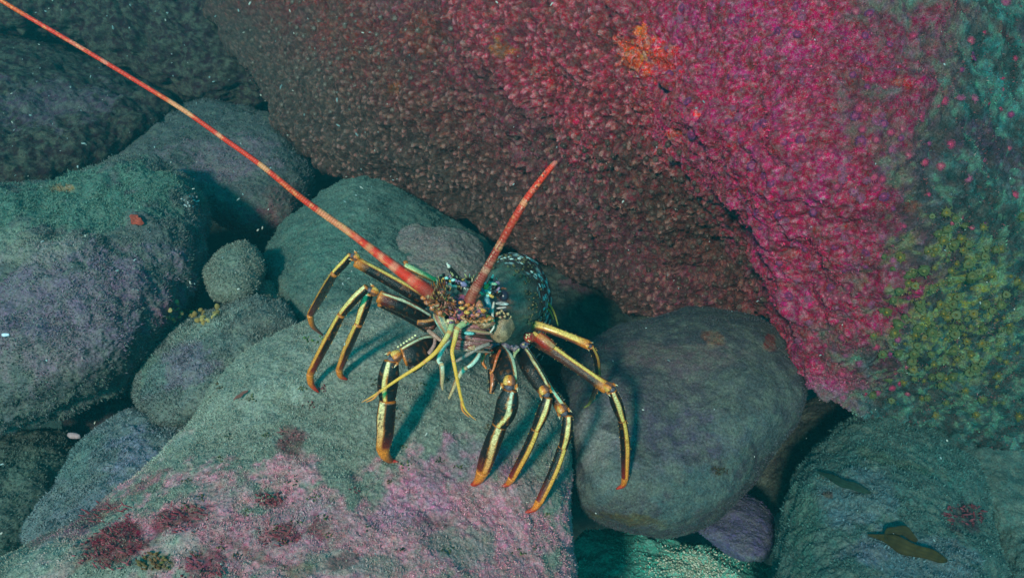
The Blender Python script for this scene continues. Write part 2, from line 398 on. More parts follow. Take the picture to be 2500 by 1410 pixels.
boulder('boulder', [(-220, 1080), (-60, 1045), (90, 1040), (185, 1062), (185, 1120), (140, 1200), (85, 1290), (0, 1340), (-160, 1360), (-280, 1220)],
    [(-100, 1060, 1.75), (150, 1070, 1.72), (100, 1250, 1.56), (-150, 1300, 1.52)], 0.12, 0.3, (0.07, 0.085, 0.075), [(60, 1150, 70, 60, 0, TEAL, .3)],
    nth=320, na=150, label='dark green rock at the left edge below the purplish boulder', turf=dict(count=12000, length=0.007, width=0.0009), seed=11, key='lowleft')
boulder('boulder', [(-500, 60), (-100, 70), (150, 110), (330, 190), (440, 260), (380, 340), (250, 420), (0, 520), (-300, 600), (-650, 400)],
    [(-300, 100, 2.9), (300, 200, 2.8), (100, 420, 2.5), (-300, 500, 2.4)], 0.35, 0.7, (0.028, 0.007, 0.012), [(120, 250, 160, 60, 0, PURP, .25)],  # near-black base: the light's falloff is painted into this rock
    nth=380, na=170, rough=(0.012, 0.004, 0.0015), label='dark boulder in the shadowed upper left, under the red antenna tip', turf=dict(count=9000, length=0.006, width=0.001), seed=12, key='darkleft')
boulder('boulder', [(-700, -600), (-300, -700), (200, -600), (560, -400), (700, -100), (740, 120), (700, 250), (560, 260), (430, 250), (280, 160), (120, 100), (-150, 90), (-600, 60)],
    [(-500, -300, 3.6), (0, -300, 3.4), (500, -200, 3.3), (400, 200, 3.0), (-200, 80, 3.0)], 0.4, 1.0, (0.03, 0.006, 0.012), [],  # base kept near black to paint in the dying light
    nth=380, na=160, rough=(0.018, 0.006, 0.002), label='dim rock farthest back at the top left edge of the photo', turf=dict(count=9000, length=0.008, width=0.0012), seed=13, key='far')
LOWR = boulder('boulder', [(1850, 1640), (1880, 1400), (1900, 1270), (1955, 1140), (2030, 1060), (2150, 1012), (2270, 1050), (2370, 1140), (2430, 1260), (2470, 1400), (2500, 1640), (2200, 1750)],
    [(1900, 1300, 1.34), (2150, 1030, 1.48), (2400, 1200, 1.40), (2200, 1300, 1.32), (2200, 1650, 1.1)], 0.13, 0.5, (0.13, 0.15, 0.125),
    [(2100, 1200, 120, 80, 0, (0.21, 0.19, 0.21), .6), (2200, 1350, 200, 70, 20, (0.24, 0.2, 0.22), .7), (2060, 1120, 100, 40, -40, TEAL, .5), (2300, 1150, 80, 50, 40, TEAL, .5), (2360, 1255, 50, 50, 30, (0.10, 0.03, 0.04), .85),
     (2100, 1340, 80, 30, 0, PURP, .4), (1960, 1300, 50, 120, 0, (0.12, 0.17, 0.12), .6), (2022, 1212, 12, 10, 0, (0.15, 0.03, 0.02), .8), (2140, 1110, 160, 16, 20, (0.17, 0.15, 0.07), .4)],
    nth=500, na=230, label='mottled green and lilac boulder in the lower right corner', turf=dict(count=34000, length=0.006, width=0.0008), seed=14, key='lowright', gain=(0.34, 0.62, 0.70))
boulder('stone', [(1700, 1290), (1765, 1228), (1830, 1205), (1880, 1245), (1896, 1310), (1870, 1370), (1810, 1372), (1750, 1335)],
    [(1720, 1290, 1.52), (1880, 1280, 1.52), (1820, 1370, 1.44)], 0.06, 0.12, (0.20, 0.145, 0.24), [(1850, 1370, 60, 20, 0, TEAL, .5)], nth=220, na=100, rough=(0.004, 0.002, 0.0008),
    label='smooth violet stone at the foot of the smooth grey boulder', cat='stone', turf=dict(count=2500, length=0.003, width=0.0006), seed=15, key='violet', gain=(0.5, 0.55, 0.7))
boulder('boulder', [(1380, 1650), (1385, 1400), (1420, 1300), (1520, 1285), (1640, 1320), (1760, 1330), (1850, 1370), (1900, 1420), (1900, 1650), (1650, 1700)],
    [(1420, 1320, 1.64), (1800, 1350, 1.62), (1600, 1600, 1.45)], 0.07, 0.4, (0.13, 0.2, 0.165), [(1700, 1390, 110, 40, 0, PALE, .5)], nth=320, na=140,
    label='flat teal rock at the bottom edge between the front and lower right boulders', turf=dict(count=12000, length=0.006, width=0.0008), seed=16, key='flat', gain=(0.6, 1.7, 1.7))  # gain lifts the teal, painting haze light into this shadowed gap
boulder('boulder', [(1760, 1180), (1830, 1080), (1930, 1000), (2020, 960), (2090, 1000), (2060, 1060), (1990, 1130), (1930, 1230), (1850, 1260), (1780, 1240)],
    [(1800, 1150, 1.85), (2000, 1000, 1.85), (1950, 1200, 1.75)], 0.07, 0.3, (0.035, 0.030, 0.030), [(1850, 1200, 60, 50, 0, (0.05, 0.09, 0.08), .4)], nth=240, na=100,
    label='dark brown rock deep in the gap right of the smooth grey boulder', turf=dict(count=6000, length=0.006, width=0.0009), seed=17, key='gap')
boulder('boulder', [(2300, 1120), (2400, 1040), (2550, 1020), (2750, 1100), (2800, 1400), (2700, 1700), (2480, 1650), (2440, 1400), (2390, 1240)],
    [(2350, 1100, 1.9), (2700, 1200, 1.85), (2600, 1600, 1.6)], 0.1, 0.4, (0.06, 0.11, 0.105), [], nth=240, na=100,
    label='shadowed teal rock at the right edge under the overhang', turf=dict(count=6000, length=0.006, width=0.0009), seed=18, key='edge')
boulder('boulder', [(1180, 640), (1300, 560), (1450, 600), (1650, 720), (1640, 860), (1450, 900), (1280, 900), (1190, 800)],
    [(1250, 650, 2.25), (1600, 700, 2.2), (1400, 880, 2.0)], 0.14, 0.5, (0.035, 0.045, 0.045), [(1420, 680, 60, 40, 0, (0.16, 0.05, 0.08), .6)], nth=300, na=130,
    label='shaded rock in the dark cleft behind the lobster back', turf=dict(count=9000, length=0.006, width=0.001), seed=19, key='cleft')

boulder('boulder', [(150, 1000), (260, 930), (380, 870), (480, 880), (520, 960), (470, 1060), (330, 1080), (180, 1080)],
    [(200, 1000, 1.9), (480, 900, 1.88), (350, 1060, 1.8)], 0.09, 0.3, (0.06, 0.035, 0.05), [], nth=240, na=100,
    label='dark purple rock in the gap under the big purplish boulder', turf=dict(count=6000, length=0.006, width=0.0009), seed=22, key='purplegap')

# --- the overhanging encrusted wall
EDGE = spline([(1400, -400), (1480, -60), (1560, 120), (1640, 270), (1700, 390), (1790, 530), (1860, 650), (1900, 760), (1930, 900)], 200)
CREASE = spline([(1000, -200), (1060, 60), (1200, 220), (1350, 370), (1450, 490), (1560, 620), (1700, 720)], 200)
def side_of(X, Y, curve):
    """signed distance in px to a curve running down the picture (positive = right of it)"""
    xe = np.interp(Y, curve[:, 1], curve[:, 0])
    return (X - xe) * 0.8
def wall_post(X, Y, V, disp, C):
    e = side_of(X, Y, EDGE) + 45 * fbm(V, 9, 3, 71) + 25 * fbm(V, 40, 3, 72)
    cr = side_of(X, Y, CREASE) + 30 * fbm(V, 14, 3, 75)
    n1 = fbm(V, 12, 4, 73); n2 = fbm(V, 45, 4, 74); n3 = fbm(V, 130, 2, 79)
    brown = np.array((0.19, 0.075, 0.055)); rose = np.array((0.36, 0.035, 0.09)); grey = np.array((0.085, 0.095, 0.08))
    lil = np.array((0.30, 0.12, 0.24)); grn = np.array((0.07, 0.19, 0.13)); yel = np.array((0.36, 0.28, 0.04)); rus = np.array((0.30, 0.045, 0.025))
    def mx(C, col, m): return C * (1 - m[:, None]) + col * m[:, None]
    C = np.tile(brown, (len(X), 1))
    C = mx(C, np.array((0.075, 0.07, 0.065)), (1 - sstep(640, 900, X + Y * .2)) * 0.85)  # left end darkened: fading light put into the colour
    # left of the crease: rim shade painted grey-green at lower left, rusty toward the top
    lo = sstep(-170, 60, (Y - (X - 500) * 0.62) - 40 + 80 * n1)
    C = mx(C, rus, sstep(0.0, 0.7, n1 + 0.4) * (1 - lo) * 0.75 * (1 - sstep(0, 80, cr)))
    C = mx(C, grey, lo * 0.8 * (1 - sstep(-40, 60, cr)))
    C = mx(C, np.array((0.30, 0.08, 0.17)), np.exp(-((cr + 5) / 100) ** 2) * 0.6 * (0.6 + 0.4 * sstep(-.3, .3, n2)))
    C = mx(C, np.array((0.30, 0.03, 0.05)), sstep(0.15, 0.5, n2 + .4 * n1) * (1 - lo) * 0.5)
    # between the crease and the edge: rose at the top, brown lower down
    band = sstep(0, 50, cr) * (1 - sstep(-80, 60, e))
    top = 1 - sstep(280, 560, Y + 120 * n1)
    C = mx(C, np.array((0.30, 0.05, 0.075)), band * top * 0.95)
    C = mx(C, np.array((0.30, 0.01, 0.045)), band * top * sstep(0.35, 0.6, n2 + 0.2 * n3) * 0.6)
    C = mx(C, np.array((0.10, 0.055, 0.04)), band * (1 - top) * sstep(-0.1, 0.4, n1) * 0.6)
    # right of the edge
    C = mx(C, rose, sstep(-80, 60, e) * 0.95)
    C = mx(C, np.array((0.26, 0.15, 0.12)), sstep(-80, 60, e) * sstep(0.2, 0.6, n3 + 0.5 * n2) * 0.45)
    C = mx(C, np.array((0.10, 0.03, 0.03)), sstep(0.3, 0.6, -n3 - 0.4 * n2) * 0.6)
    C = mx(C, np.array((0.28, 0.06, 0.17)), sstep(-80, 60, e) * sstep(0.0, 0.5, n2) * 0.5)
    C = mx(C, np.array((0.2, 0.09, 0.06)), sstep(-80, 60, e) * sstep(0.15, 0.6, n1 + 0.5 * n3) * 0.5)
    gx = X - (2160 + 0.0 * Y) + 110 * n1 + 60 * n2 + np.where(Y > 650, (Y - 650) * 0.6, 0)
    gm = sstep(-60, 220, gx)  # green crust also has light falloff towards the right painted in
    C = mx(C, grn, gm * 0.9)
    C = mx(C, np.array((0.22, 0.38, 0.28)), gm * sstep(0.15, 0.5, n2) * 0.45)
    C = mx(C, np.array((0.05, 0.07, 0.05)), gm * sstep(0.05, 0.45, -n2) * 0.75)
    C = mx(C, np.array((0.26, 0.05, 0.09)), gm * (1 - sstep(300, 620, Y)) * sstep(0.2, 0.5, n1) * 0.8)
    ym = np.exp(-(((X - 2330) / 150) ** 2 + ((Y - 740) / 190) ** 2))
    C = mx(C, yel, ym * sstep(-0.1, 0.35, n2 + .5 * n3) * 0.9)
    rim = sstep(880, 960, Y) * np.exp(-((X - 2010) / 90) ** 2)
    C = mx(C, np.array((0.34, 0.30, 0.32)), rim * 0.7)
    for (cx, cy, rx, ry, col, st) in [(1540, 130, 42, 50, (0.62, 0.11, 0.02), .95), (1590, 150, 26, 30, (0.6, 0.1, 0.02), .9), (1557, 76, 16, 16, (0.75, 0.3, 0.02), 1), (1700, 280, 14, 10, (0.6, 0.1, 0.02), .9),
                                  (1320, 180, 36, 40, (0.38, 0.01, 0.03), .95), (1400, 280, 30, 26, (0.36, 0.01, 0.05), .8), (1040, 80, 60, 60, (0.34, 0.06, 0.02), .7), (970, 215, 18, 14, (0.4, 0.14, 0.02), .8),
                                  (2190, 220, 22, 12, (0.5, 0.08, 0.02), .9), (2220, 500, 22, 12, (0.45, 0.05, 0.02), .8), (1610, 150, 50, 60, (0.5, 0.07, 0.02), .5), (2170, 885, 42, 28, (0.16, 0.02, 0.04), .9), (1230, 120, 16, 30, (0.3, 0.2, 0.03), .7),
                                  (1650, 320, 24, 12, (0.5, 0.1, 0.02), .7), (2460, 80, 40, 16, (0.2, 0.01, 0.03), .8), (1720, 470, 16, 12, (0.42, 0.04, 0.02), .8)]:
        r = np.sqrt(((X - cx) / rx) ** 2 + ((Y - cy) / ry) ** 2) + 0.5 * n2 + 0.4 * n3
        C = mx(C, np.array(col), (1 - sstep(0.7, 1.05, r)) * st)
    # knobbly cover of small closed polyps on the brown parts
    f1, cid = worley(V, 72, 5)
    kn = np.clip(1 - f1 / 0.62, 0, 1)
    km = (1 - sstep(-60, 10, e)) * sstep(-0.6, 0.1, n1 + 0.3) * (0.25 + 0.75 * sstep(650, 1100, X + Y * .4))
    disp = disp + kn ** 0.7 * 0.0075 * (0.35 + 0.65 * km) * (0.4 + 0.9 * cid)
    fg, fc = worley(V, 210, 31)
    disp = disp + np.clip(1 - fg, 0, 1) * 0.0016
    C = C * (0.72 + 0.62 * fc[:, None])
    C = mx(C, np.array((0.30, 0.22, 0.17)), (fc > 0.80) * (1 - gm) * 0.5)
    tipc = (kn > 0.45) * km * (cid > 0.45) * (1 - sstep(0, 200, 420 - Y) * 0.3)
    C = mx(C, np.array((0.42, 0.27, 0.22)), tipc * 0.7)
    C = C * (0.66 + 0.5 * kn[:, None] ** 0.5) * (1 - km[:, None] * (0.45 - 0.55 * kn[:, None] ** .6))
    pm = sstep(-80, 60, e)
    def gn(C, g, m): return C * (1 + (np.array(g) - 1) * m[:, None])
    C = gn(C, (1.5, 0.42, 0.86), pm * (1 - gm)); C = gn(C, (0.42, 0.72, 0.92), gm)
    C = gn(C, (1.6, 0.68, 0.85), band * top); C = gn(C, (0.74, 0.46, 0.42), band * (1 - top))
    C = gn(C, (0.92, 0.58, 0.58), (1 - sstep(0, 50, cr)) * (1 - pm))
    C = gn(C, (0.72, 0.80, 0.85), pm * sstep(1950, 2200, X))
    C = mx(C, np.array((0.16, 0.11, 0.07)), gm * (1 - gm) * 4 * sstep(-0.3, 0.3, n3 + n2) * 0.55)
    C = mx(C, np.array((0.26, 0.22, 0.03)), np.clip(ym * 1.2, 0, 1) * sstep(0.0, 0.35, n2 + .7 * n3) * 0.75)
    C = mx(C, np.array((0.08, 0.22, 0.15)), gm * sstep(0.2, 0.5, 0.6 * n2 + 0.7 * n3) * 0.6)
    C = mx(C, np.array((0.012, 0.03, 0.03)), gm * sstep(0.15, 0.5, -.6 * n2 - .9 * n3) * 0.65)
    f2, cid2 = worley(V, 34, 9)
    disp = disp + np.clip(1 - f2, 0, 1) * 0.006 + 0.010 * fbm(V, 18, 3, 77)
    return disp, C
class WallDepth(Depth):
    def __call__(self, x, y):
        d = super().__call__(x, y)
        e = (x - np.interp(y, EDGE[:, 1], EDGE[:, 0])) * 0.8
        cr = (x - np.interp(y, CREASE[:, 1], CREASE[:, 0])) * 0.8
        st = 0.05 + 0.13 * sstep(150, 800, y)
        return d + st * (1 - sstep(-40, 45, e)) + 0.03 * np.exp(-(cr / 26) ** 2)
_D = Depth; 
WD = [(600, -100, 2.75), (560, 100, 2.55), (760, 380, 2.22), (1000, 100, 1.95), (1100, 500, 1.95), (1350, 620, 1.82), (1300, 250, 1.65), (1500, 400, 1.50), (1600, 740, 1.66), (1800, 760, 1.52),
      (1700, 200, 1.32), (1950, 400, 1.18), (1950, 850, 1.36), (2100, 950, 1.38), (2300, 700, 1.22), (2300, 1040, 1.45), (2300, 200, 1.20), (2700, 500, 1.35), (2700, 1000, 1.5), (1500, -300, 1.6), (2400, -300, 1.4)]
Depth = WallDepth
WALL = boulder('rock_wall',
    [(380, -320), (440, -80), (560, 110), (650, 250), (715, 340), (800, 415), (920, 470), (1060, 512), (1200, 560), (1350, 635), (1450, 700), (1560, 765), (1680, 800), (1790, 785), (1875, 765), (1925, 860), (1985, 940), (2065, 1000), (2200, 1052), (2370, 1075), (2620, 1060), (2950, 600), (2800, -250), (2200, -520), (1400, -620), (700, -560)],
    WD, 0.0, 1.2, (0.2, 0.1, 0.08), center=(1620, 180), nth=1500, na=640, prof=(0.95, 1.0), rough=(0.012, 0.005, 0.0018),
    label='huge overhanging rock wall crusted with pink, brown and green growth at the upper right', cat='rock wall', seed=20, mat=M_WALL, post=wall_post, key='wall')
Depth = _D
add_turf(WALL, count=150000, length=0.0050, width=0.0008, lighten=1.1, tintc=(0.30, 0.07, 0.08), seed=20, name='short_growth')
# ------------------------------------------------------------------ the spiny lobster
class MB:                                      # collects tubes, lumps and spines into one coloured mesh
    def __init__(s): s.V = []; s.C = []; s.Q = []; s.T = []; s.n = 0
    def add(s, V, C, Q=None, T=None):
        V = np.asarray(V, float); C = np.asarray(C, float)
        if C.ndim == 1: C = np.tile(C, (len(V), 1))
        s.V.append(V); s.C.append(C)
        if Q is not None: s.Q.append(np.asarray(Q) + s.n)
        if T is not None and len(T): s.T.append(np.asarray(T) + s.n)
        s.n += len(V)
    def build(s, name, mat, parent=None, smooth=True):
        F = [np.concatenate(x) for x in (s.Q, s.T) if x]
        return mesh_obj(name, np.concatenate(s.V), F, np.concatenate(s.C), mat, parent, smooth)

def grid_faces(k, n):
    i = np.arange(k * n).reshape(k, n); A = i[:-1]; B = i[1:]
    return np.stack([A, np.roll(A, -1, 1), np.roll(B, -1, 1), B], -1).reshape(-1, 4)

def mixc(a, b, m): m = np.asarray(m)[..., None]; return np.asarray(a) * (1 - m) + np.asarray(b) * m

def tube(mb, pts, col, n=24, k=40, flat=0.85, bumps=None, cap=0.04):
    """pts: (px, py, depth, width in px); col: colour or f(t, angle) -> colours; angle 0 looks at the camera, positive is left of a downward limb"""
    sp = spline(pts, k)
    c = P(sp[:, 0], sp[:, 1], sp[:, 2]); r = sp[:, 3] * sp[:, 2] / FPX / 2
    t = np.linspace(0, 1, k)
    capf = np.sqrt(np.clip(1 - np.clip(1 - t / cap, 0, 1) ** 2, 0, 1)) * np.sqrt(np.clip(1 - np.clip(1 - (1 - t) / cap, 0, 1) ** 2, 0, 1)) if cap else 1
    r = r * capf + 1e-5
    a = np.gradient(c, axis=0); a /= np.linalg.norm(a, axis=1)[:, None]
    e1 = CAM - c; e1 -= (e1 * a).sum(1)[:, None] * a; e1 /= np.linalg.norm(e1, axis=1)[:, None]
    e2 = np.cross(a, e1)
    ph = np.linspace(-math.pi, math.pi, n, endpoint=False)
    rr = r[:, None] * np.ones(n)
    if bumps: rr = rr * bumps(t[:, None], ph[None, :])
    V = c[:, None] + e1[:, None] * (np.cos(ph) * flat)[None, :, None] * rr[..., None] + e2[:, None] * np.sin(ph)[None, :, None] * rr[..., None]
    if callable(col):
        T, A = np.meshgrid(t, ph, indexing='ij'); C = col(T, A).reshape(-1, 3)
    else: C = np.array(col, float)
    mb.add(V.reshape(-1, 3), C, grid_faces(k, n))
    return c

def lump(mb, px, py, d, w, h, col, depth=0.7, rot=0.0, rough=0.12, col2=None, seed=0, n=18):
    k = n // 2 + 1
    th = np.linspace(0.001, math.pi - 0.001, k); ph = np.linspace(0, 2 * math.pi, n, endpoint=False)
    T, A = np.meshgrid(th, ph, indexing='ij')
    u = np.sin(T) * np.cos(A); v = np.sin(T) * np.sin(A); z = np.cos(T)
    q = np.stack([u, v, z], -1).reshape(-1, 3)
    nn = noise(q, 2.3, seed)
    s = (1 + rough * nn)[:, None]
    wx, hy = w * d / FPX / 2, h * d / FPX / 2
    x = q[:, 0:1] * wx * s; y = q[:, 1:2] * hy * s; zz = q[:, 2:3] * (wx * hy) ** 0.5 * depth * s
    ca, sa = math.cos(R(rot)), math.sin(R(rot))
    c = P(px, py, d)
    V = c + RGT * (x * ca - y * sa) + UPV * (x * sa + y * ca) - FWD * zz
    C = np.tile(np.array(col, float), (len(V), 1))
    if col2 is not None: C = mixc(C, np.array(col2), sstep(-0.1, 0.35, noise(q, 3.1, seed + 3)))
    mb.add(V, C, grid_faces(k, n))

def spine(mb, px, py, d, dx, dy, dd, w, col, tip=(0.8, 0.7, 0.45), n=8):
    c0 = P(px, py, d); c1 = P(px + dx, py + dy, d + dd); a = c1 - c0; L = np.linalg.norm(a); a = a / L
    e1 = np.cross(a, FWD + 0.01); e1 /= np.linalg.norm(e1); e2 = np.cross(a, e1)
    ph = np.linspace(0, 2 * math.pi, n, endpoint=False); r = w * d / FPX / 2
    V = []; C = []
    for t, f in ((0, 1), (0.35, 0.72), (0.7, 0.36), (1.0, 0.04)):
        V.append(c0 + a * L * t + (e1 * np.cos(ph)[:, None] + e2 * np.sin(ph)[:, None]) * r * f); C.append(np.tile(mixc(np.array(col), np.array(tip), np.array(sstep(0.45, 0.8, t))), (n, 1)))
    mb.add(np.concatenate(V), np.concatenate(C), grid_faces(4, n))

BLK = np.array((0.009, 0.005, 0.004)); ORG = np.array((0.60, 0.16, 0.015)); YEL = np.array((0.80, 0.50, 0.11)); PAL = np.array((0.78, 0.66, 0.33)); RDD = np.array((0.42, 0.025, 0.012))
BLU = np.array((0.52, 0.66, 0.52)); BRN = np.array((0.16, 0.05, 0.03)); TAN = np.array((0.50, 0.32, 0.16))
def stripe(off, half, c0, c1, b0=BLK, b1=BLK, ends=(0.06, 0.10), dots=False, off2=None, wob=0.0):
    off2 = off if off2 is None else off2
    def f(T, A):
        o = R(1) * (off + (off2 - off) * T) + wob * np.sin(T * 7) + 0.09 * noise(np.stack([T.ravel() * 6 + off, T.ravel() * 0, T.ravel() * 0], 1), 1.0, 2).reshape(T.shape)
        dlt = np.abs((A - o + math.pi) % (2 * math.pi) - math.pi)
        C = mixc(b0, b1, sstep(0.55, 1.0, T))
        hw = R(half * (0.80 if half < 45 else 1))
        C = mixc(C, ORG * 0.75, 1 - sstep(hw * 0.95, hw * 1.35, dlt))
        sc = mixc(c0, c1, T)
        m = (1 - sstep(hw * 0.72, hw * 1.0, dlt))[..., None]
        C = C * (1 - m) + sc * m
        if dots:
            q = np.stack([T.ravel() * 9, A.ravel() * 2.2, T.ravel() * 0], 1)
            dm = (noise(q * 3.0, 1.0, 5) > 0.45).reshape(T.shape) & (dlt < hw * 1.0)
            C = np.where(dm[..., None], C * 0.25, C)
        q = np.stack([T.ravel() * 26, A.ravel() * 3.0, T.ravel() * 0 + off], 1); sp2 = sstep(0.35, 0.7, noise(q, 1.0, 31)).reshape(T.shape)
        C = mixc(C, ORG * 0.35, sp2 * 0.55)
        if ends[0]: C = mixc(C, ORG * 0.8, 1 - sstep(ends[0] * 0.4, ends[0], T))
        if ends[1]: C = mixc(C, ORG, sstep(1 - ends[1], 1 - ends[1] * 0.3, T) * 0.9)
        return C
    return f
def dactyl_col(T, A):
    C = mixc(ORG, RDD, sstep(0.1, 0.6, T)); C = mixc(C, BLK, sstep(0.82, 1.0, T) * 0.8)
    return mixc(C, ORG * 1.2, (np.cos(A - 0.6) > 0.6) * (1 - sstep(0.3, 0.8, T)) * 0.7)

def knee(mb, px, py, d, w, ang, seed=0):
    """ang: screen direction (degrees, 0 right, 90 up) in which the limb arrives"""
    ca, sa = math.cos(R(ang)), -math.sin(R(ang))
    lump(mb, px, py, d + 0.001, w * 0.55, w * 0.5, (0.10, 0.07, 0.09), 0.9, 0, 0.08, seed=seed)
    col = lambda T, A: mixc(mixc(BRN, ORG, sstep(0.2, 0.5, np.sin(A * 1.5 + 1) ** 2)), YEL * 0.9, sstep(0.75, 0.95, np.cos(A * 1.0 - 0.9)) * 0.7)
    tube(mb, [(px - ca * w * 0.62, py - sa * w * 0.62, d + 0.002, w * 0.62), (px - ca * w * 0.42, py - sa * w * 0.42, d, w * 0.80), (px - ca * w * 0.22, py - sa * w * 0.22, d, w * 0.84), (px - ca * w * 0.12, py - sa * w * 0.12, d, w * 0.7)], col, n=30, k=16, bumps=lambda T, A: 1 + 0.13 * np.sin(A * 4 + seed) * T, cap=0)
    for q in (-0.42, 0.42):
        lump(mb, px - sa * w * q, py + ca * w * q, d - 0.001, w * 0.26, w * 0.20, ORG * 0.8, 0.9, ang, 0.25, ORG * 1.2, seed=seed + int(q * 10))
        spine(mb, px - ca * w * .2 - sa * w * q, py - sa * w * .2 + ca * w * q, d - 0.003, ca * w * 0.45 - sa * q * w * 0.3, sa * w * 0.45 + ca * q * w * 0.3, 0, w * 0.22, ORG * 0.8)

lob = MB()
def seg(pts, **k):
    dots = k.pop('dots', False)
    f = stripe(k.pop('off', 40), k.pop('half', 28), k.pop('c0', PAL), k.pop('c1', YEL), k.pop('b0', BLK), k.pop('b1', BLK), k.pop('ends', (0.06, 0.08)), dots, k.pop('off2', None), k.pop('wob', 0.0))
    ln = math.hypot(pts[-1][0] - pts[0][0], pts[-1][1] - pts[0][1])
    tube(lob, pts, f, n=40, k=max(24, int(ln / 2.5)), **k)
    g_ = random.Random(int(pts[0][0] * 7 + pts[0][1])); q_ = spline(pts, 60)
    if ln > 45:
        for i in range(int(ln / 6)):
            j = g_.randrange(3, 57); a_ = q_[j + 1] - q_[j - 1]; l_ = math.hypot(a_[0], a_[1]); sd = g_.choice([-1, 1, g_.uniform(-.6, .6)])
            nx, ny = -a_[1] / l_ * sd, a_[0] / l_ * sd; r_ = q_[j][3] / 2
            spine(lob, q_[j][0] + nx * r_ * .85, q_[j][1] + ny * r_ * .85, q_[j][2] - (1 - abs(sd)) * r_ * .0004, a_[0] / l_ * 4 + nx * 3.5, a_[1] / l_ * 4 + ny * 3.5, -0.001, 2.6, ORG * .5, YEL, n=5)
def foot(key, px, py): return hit(key, px, py)[0] - 0.0005
RKS = ['front', 'right', 'behind', 'cleft']
# ---- left legs
f1 = foot(RKS, 789, 817)
seg([(1045, 742, 1.14, 34), (1000, 712, 1.13, 33), (930, 672, 1.12, 30), (866, 637, 1.11, 27)], off=48, half=24, c0=YEL, ends=(0, 0.2))
knee(lob, 862, 624, 1.108, 24, 150, 1)
seg([(858, 622, 1.11, 17), (840, 643, 1.12, 20), (817, 667, 1.13, 18)], off=45, half=32, c0=YEL)
seg([(817, 667, 1.13, 19), (790, 712, 1.19, 22), (757, 768, 1.26, 17)], off=60, half=22, c0=YEL * 0.8, c1=ORG, b1=RDD * 0.3)
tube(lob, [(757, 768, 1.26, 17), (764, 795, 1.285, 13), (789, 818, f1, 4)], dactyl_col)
f2 = foot(RKS, 778, 957)
seg([(1046, 780, 1.12, 34), (1000, 755, 1.105, 40), (960, 738, 1.095, 38), (922, 722, 1.09, 30)], off=42, half=15, c0=BLU, c1=PAL, ends=(0.08, 0.16), b1=RDD * 0.35)
knee(lob, 904, 708, 1.088, 28, 160, 2)
seg([(897, 700, 1.09, 20), (866, 730, 1.10, 23), (834, 767, 1.12, 19)], off=38, half=38, c0=PAL)
seg([(834, 767, 1.12, 20), (800, 830, 1.16, 23), (757, 912, 1.21, 19)], off=48, half=36, c0=YEL, c1=ORG * 1.2, b1=RDD * 0.5, ends=(0.05, 0.12))
tube(lob, [(757, 911, 1.21, 19), (760, 937, f2 - 0.008, 15), (779, 958, f2, 4)], dactyl_col)
f3 = foot(RKS, 847, 926)
seg([(1050, 800, 1.17, 30), (990, 765, 1.16, 30), (925, 735, 1.14, 26)], off=45, half=18, c0=BLU, ends=(0, 0.1))
seg([(903, 712, 1.12, 20), (890, 748, 1.125, 26), (876, 790, 1.14, 21)], off=34, half=38, c0=PAL)
seg([(876, 790, 1.14, 21), (852, 842, 1.18, 23), (828, 902, 1.225, 18)], off=42, half=36, c0=YEL, c1=ORG * 1.2, b1=RDD * 0.5, ends=(0.05, 0.12))
tube(lob, [(828, 901, 1.225, 18), (832, 917, f3 - 0.006, 14), (848, 926, f3, 4)], dactyl_col)
seg([(1066, 686, 1.17, 14), (1030, 668, 1.17, 15), (986, 647, 1.17, 16)], off=30, half=60, c0=YEL * 0.8, c1=(0.35, 0.6, 0.3), b0=(0.1, 0.09, 0.03), b1=(0.1, 0.09, 0.03))
lump(lob, 990, 640, 1.17, 12, 10, ORG * 0.7)
f4 = foot(RKS, 972, 1126)
seg([(1066, 848, 1.11, 62), (1040, 850, 1.095, 64), (1010, 862, 1.08, 60), (982, 872, 1.075, 46)], off=58, half=15, c0=BLU, c1=PAL, ends=(0, 0.12), flat=0.6)
seg([(1030, 868, 1.10, 40), (1015, 888, 1.09, 34), (1002, 905, 1.085, 18)], off=60, half=1, ends=(0, 0))
for i in range(7):
    lump(lob, 972 + i * 7, 846 - i * 4.6, 1.068 - 0.0005 * i, 6, 5, PAL, seed=i)
knee(lob, 957, 876, 1.07, 37, 215, 3)
seg([(955, 878, 1.07, 34), (950, 912, 1.075, 50), (946, 945, 1.085, 50), (947, 978, 1.09, 38)], off=14, half=15, c0=PAL, c1=YEL, off2=24, flat=0.62, ends=(0.05, 0.04))
seg([(947, 975, 1.09, 42), (942, 1020, 1.10, 46), (940, 1060, 1.11, 42), (934, 1096, 1.122, 34)], off=38, half=32, c0=PAL * 0.95, c1=ORG * 1.25, b1=RDD * 0.4, dots=True, ends=(0.05, 0.16), flat=0.7)
tube(lob, [(934, 1090, 1.122, 34), (940, 1110, 1.128, 26), (955, 1124, f4, 15), (974, 1127, f4, 4)], dactyl_col)
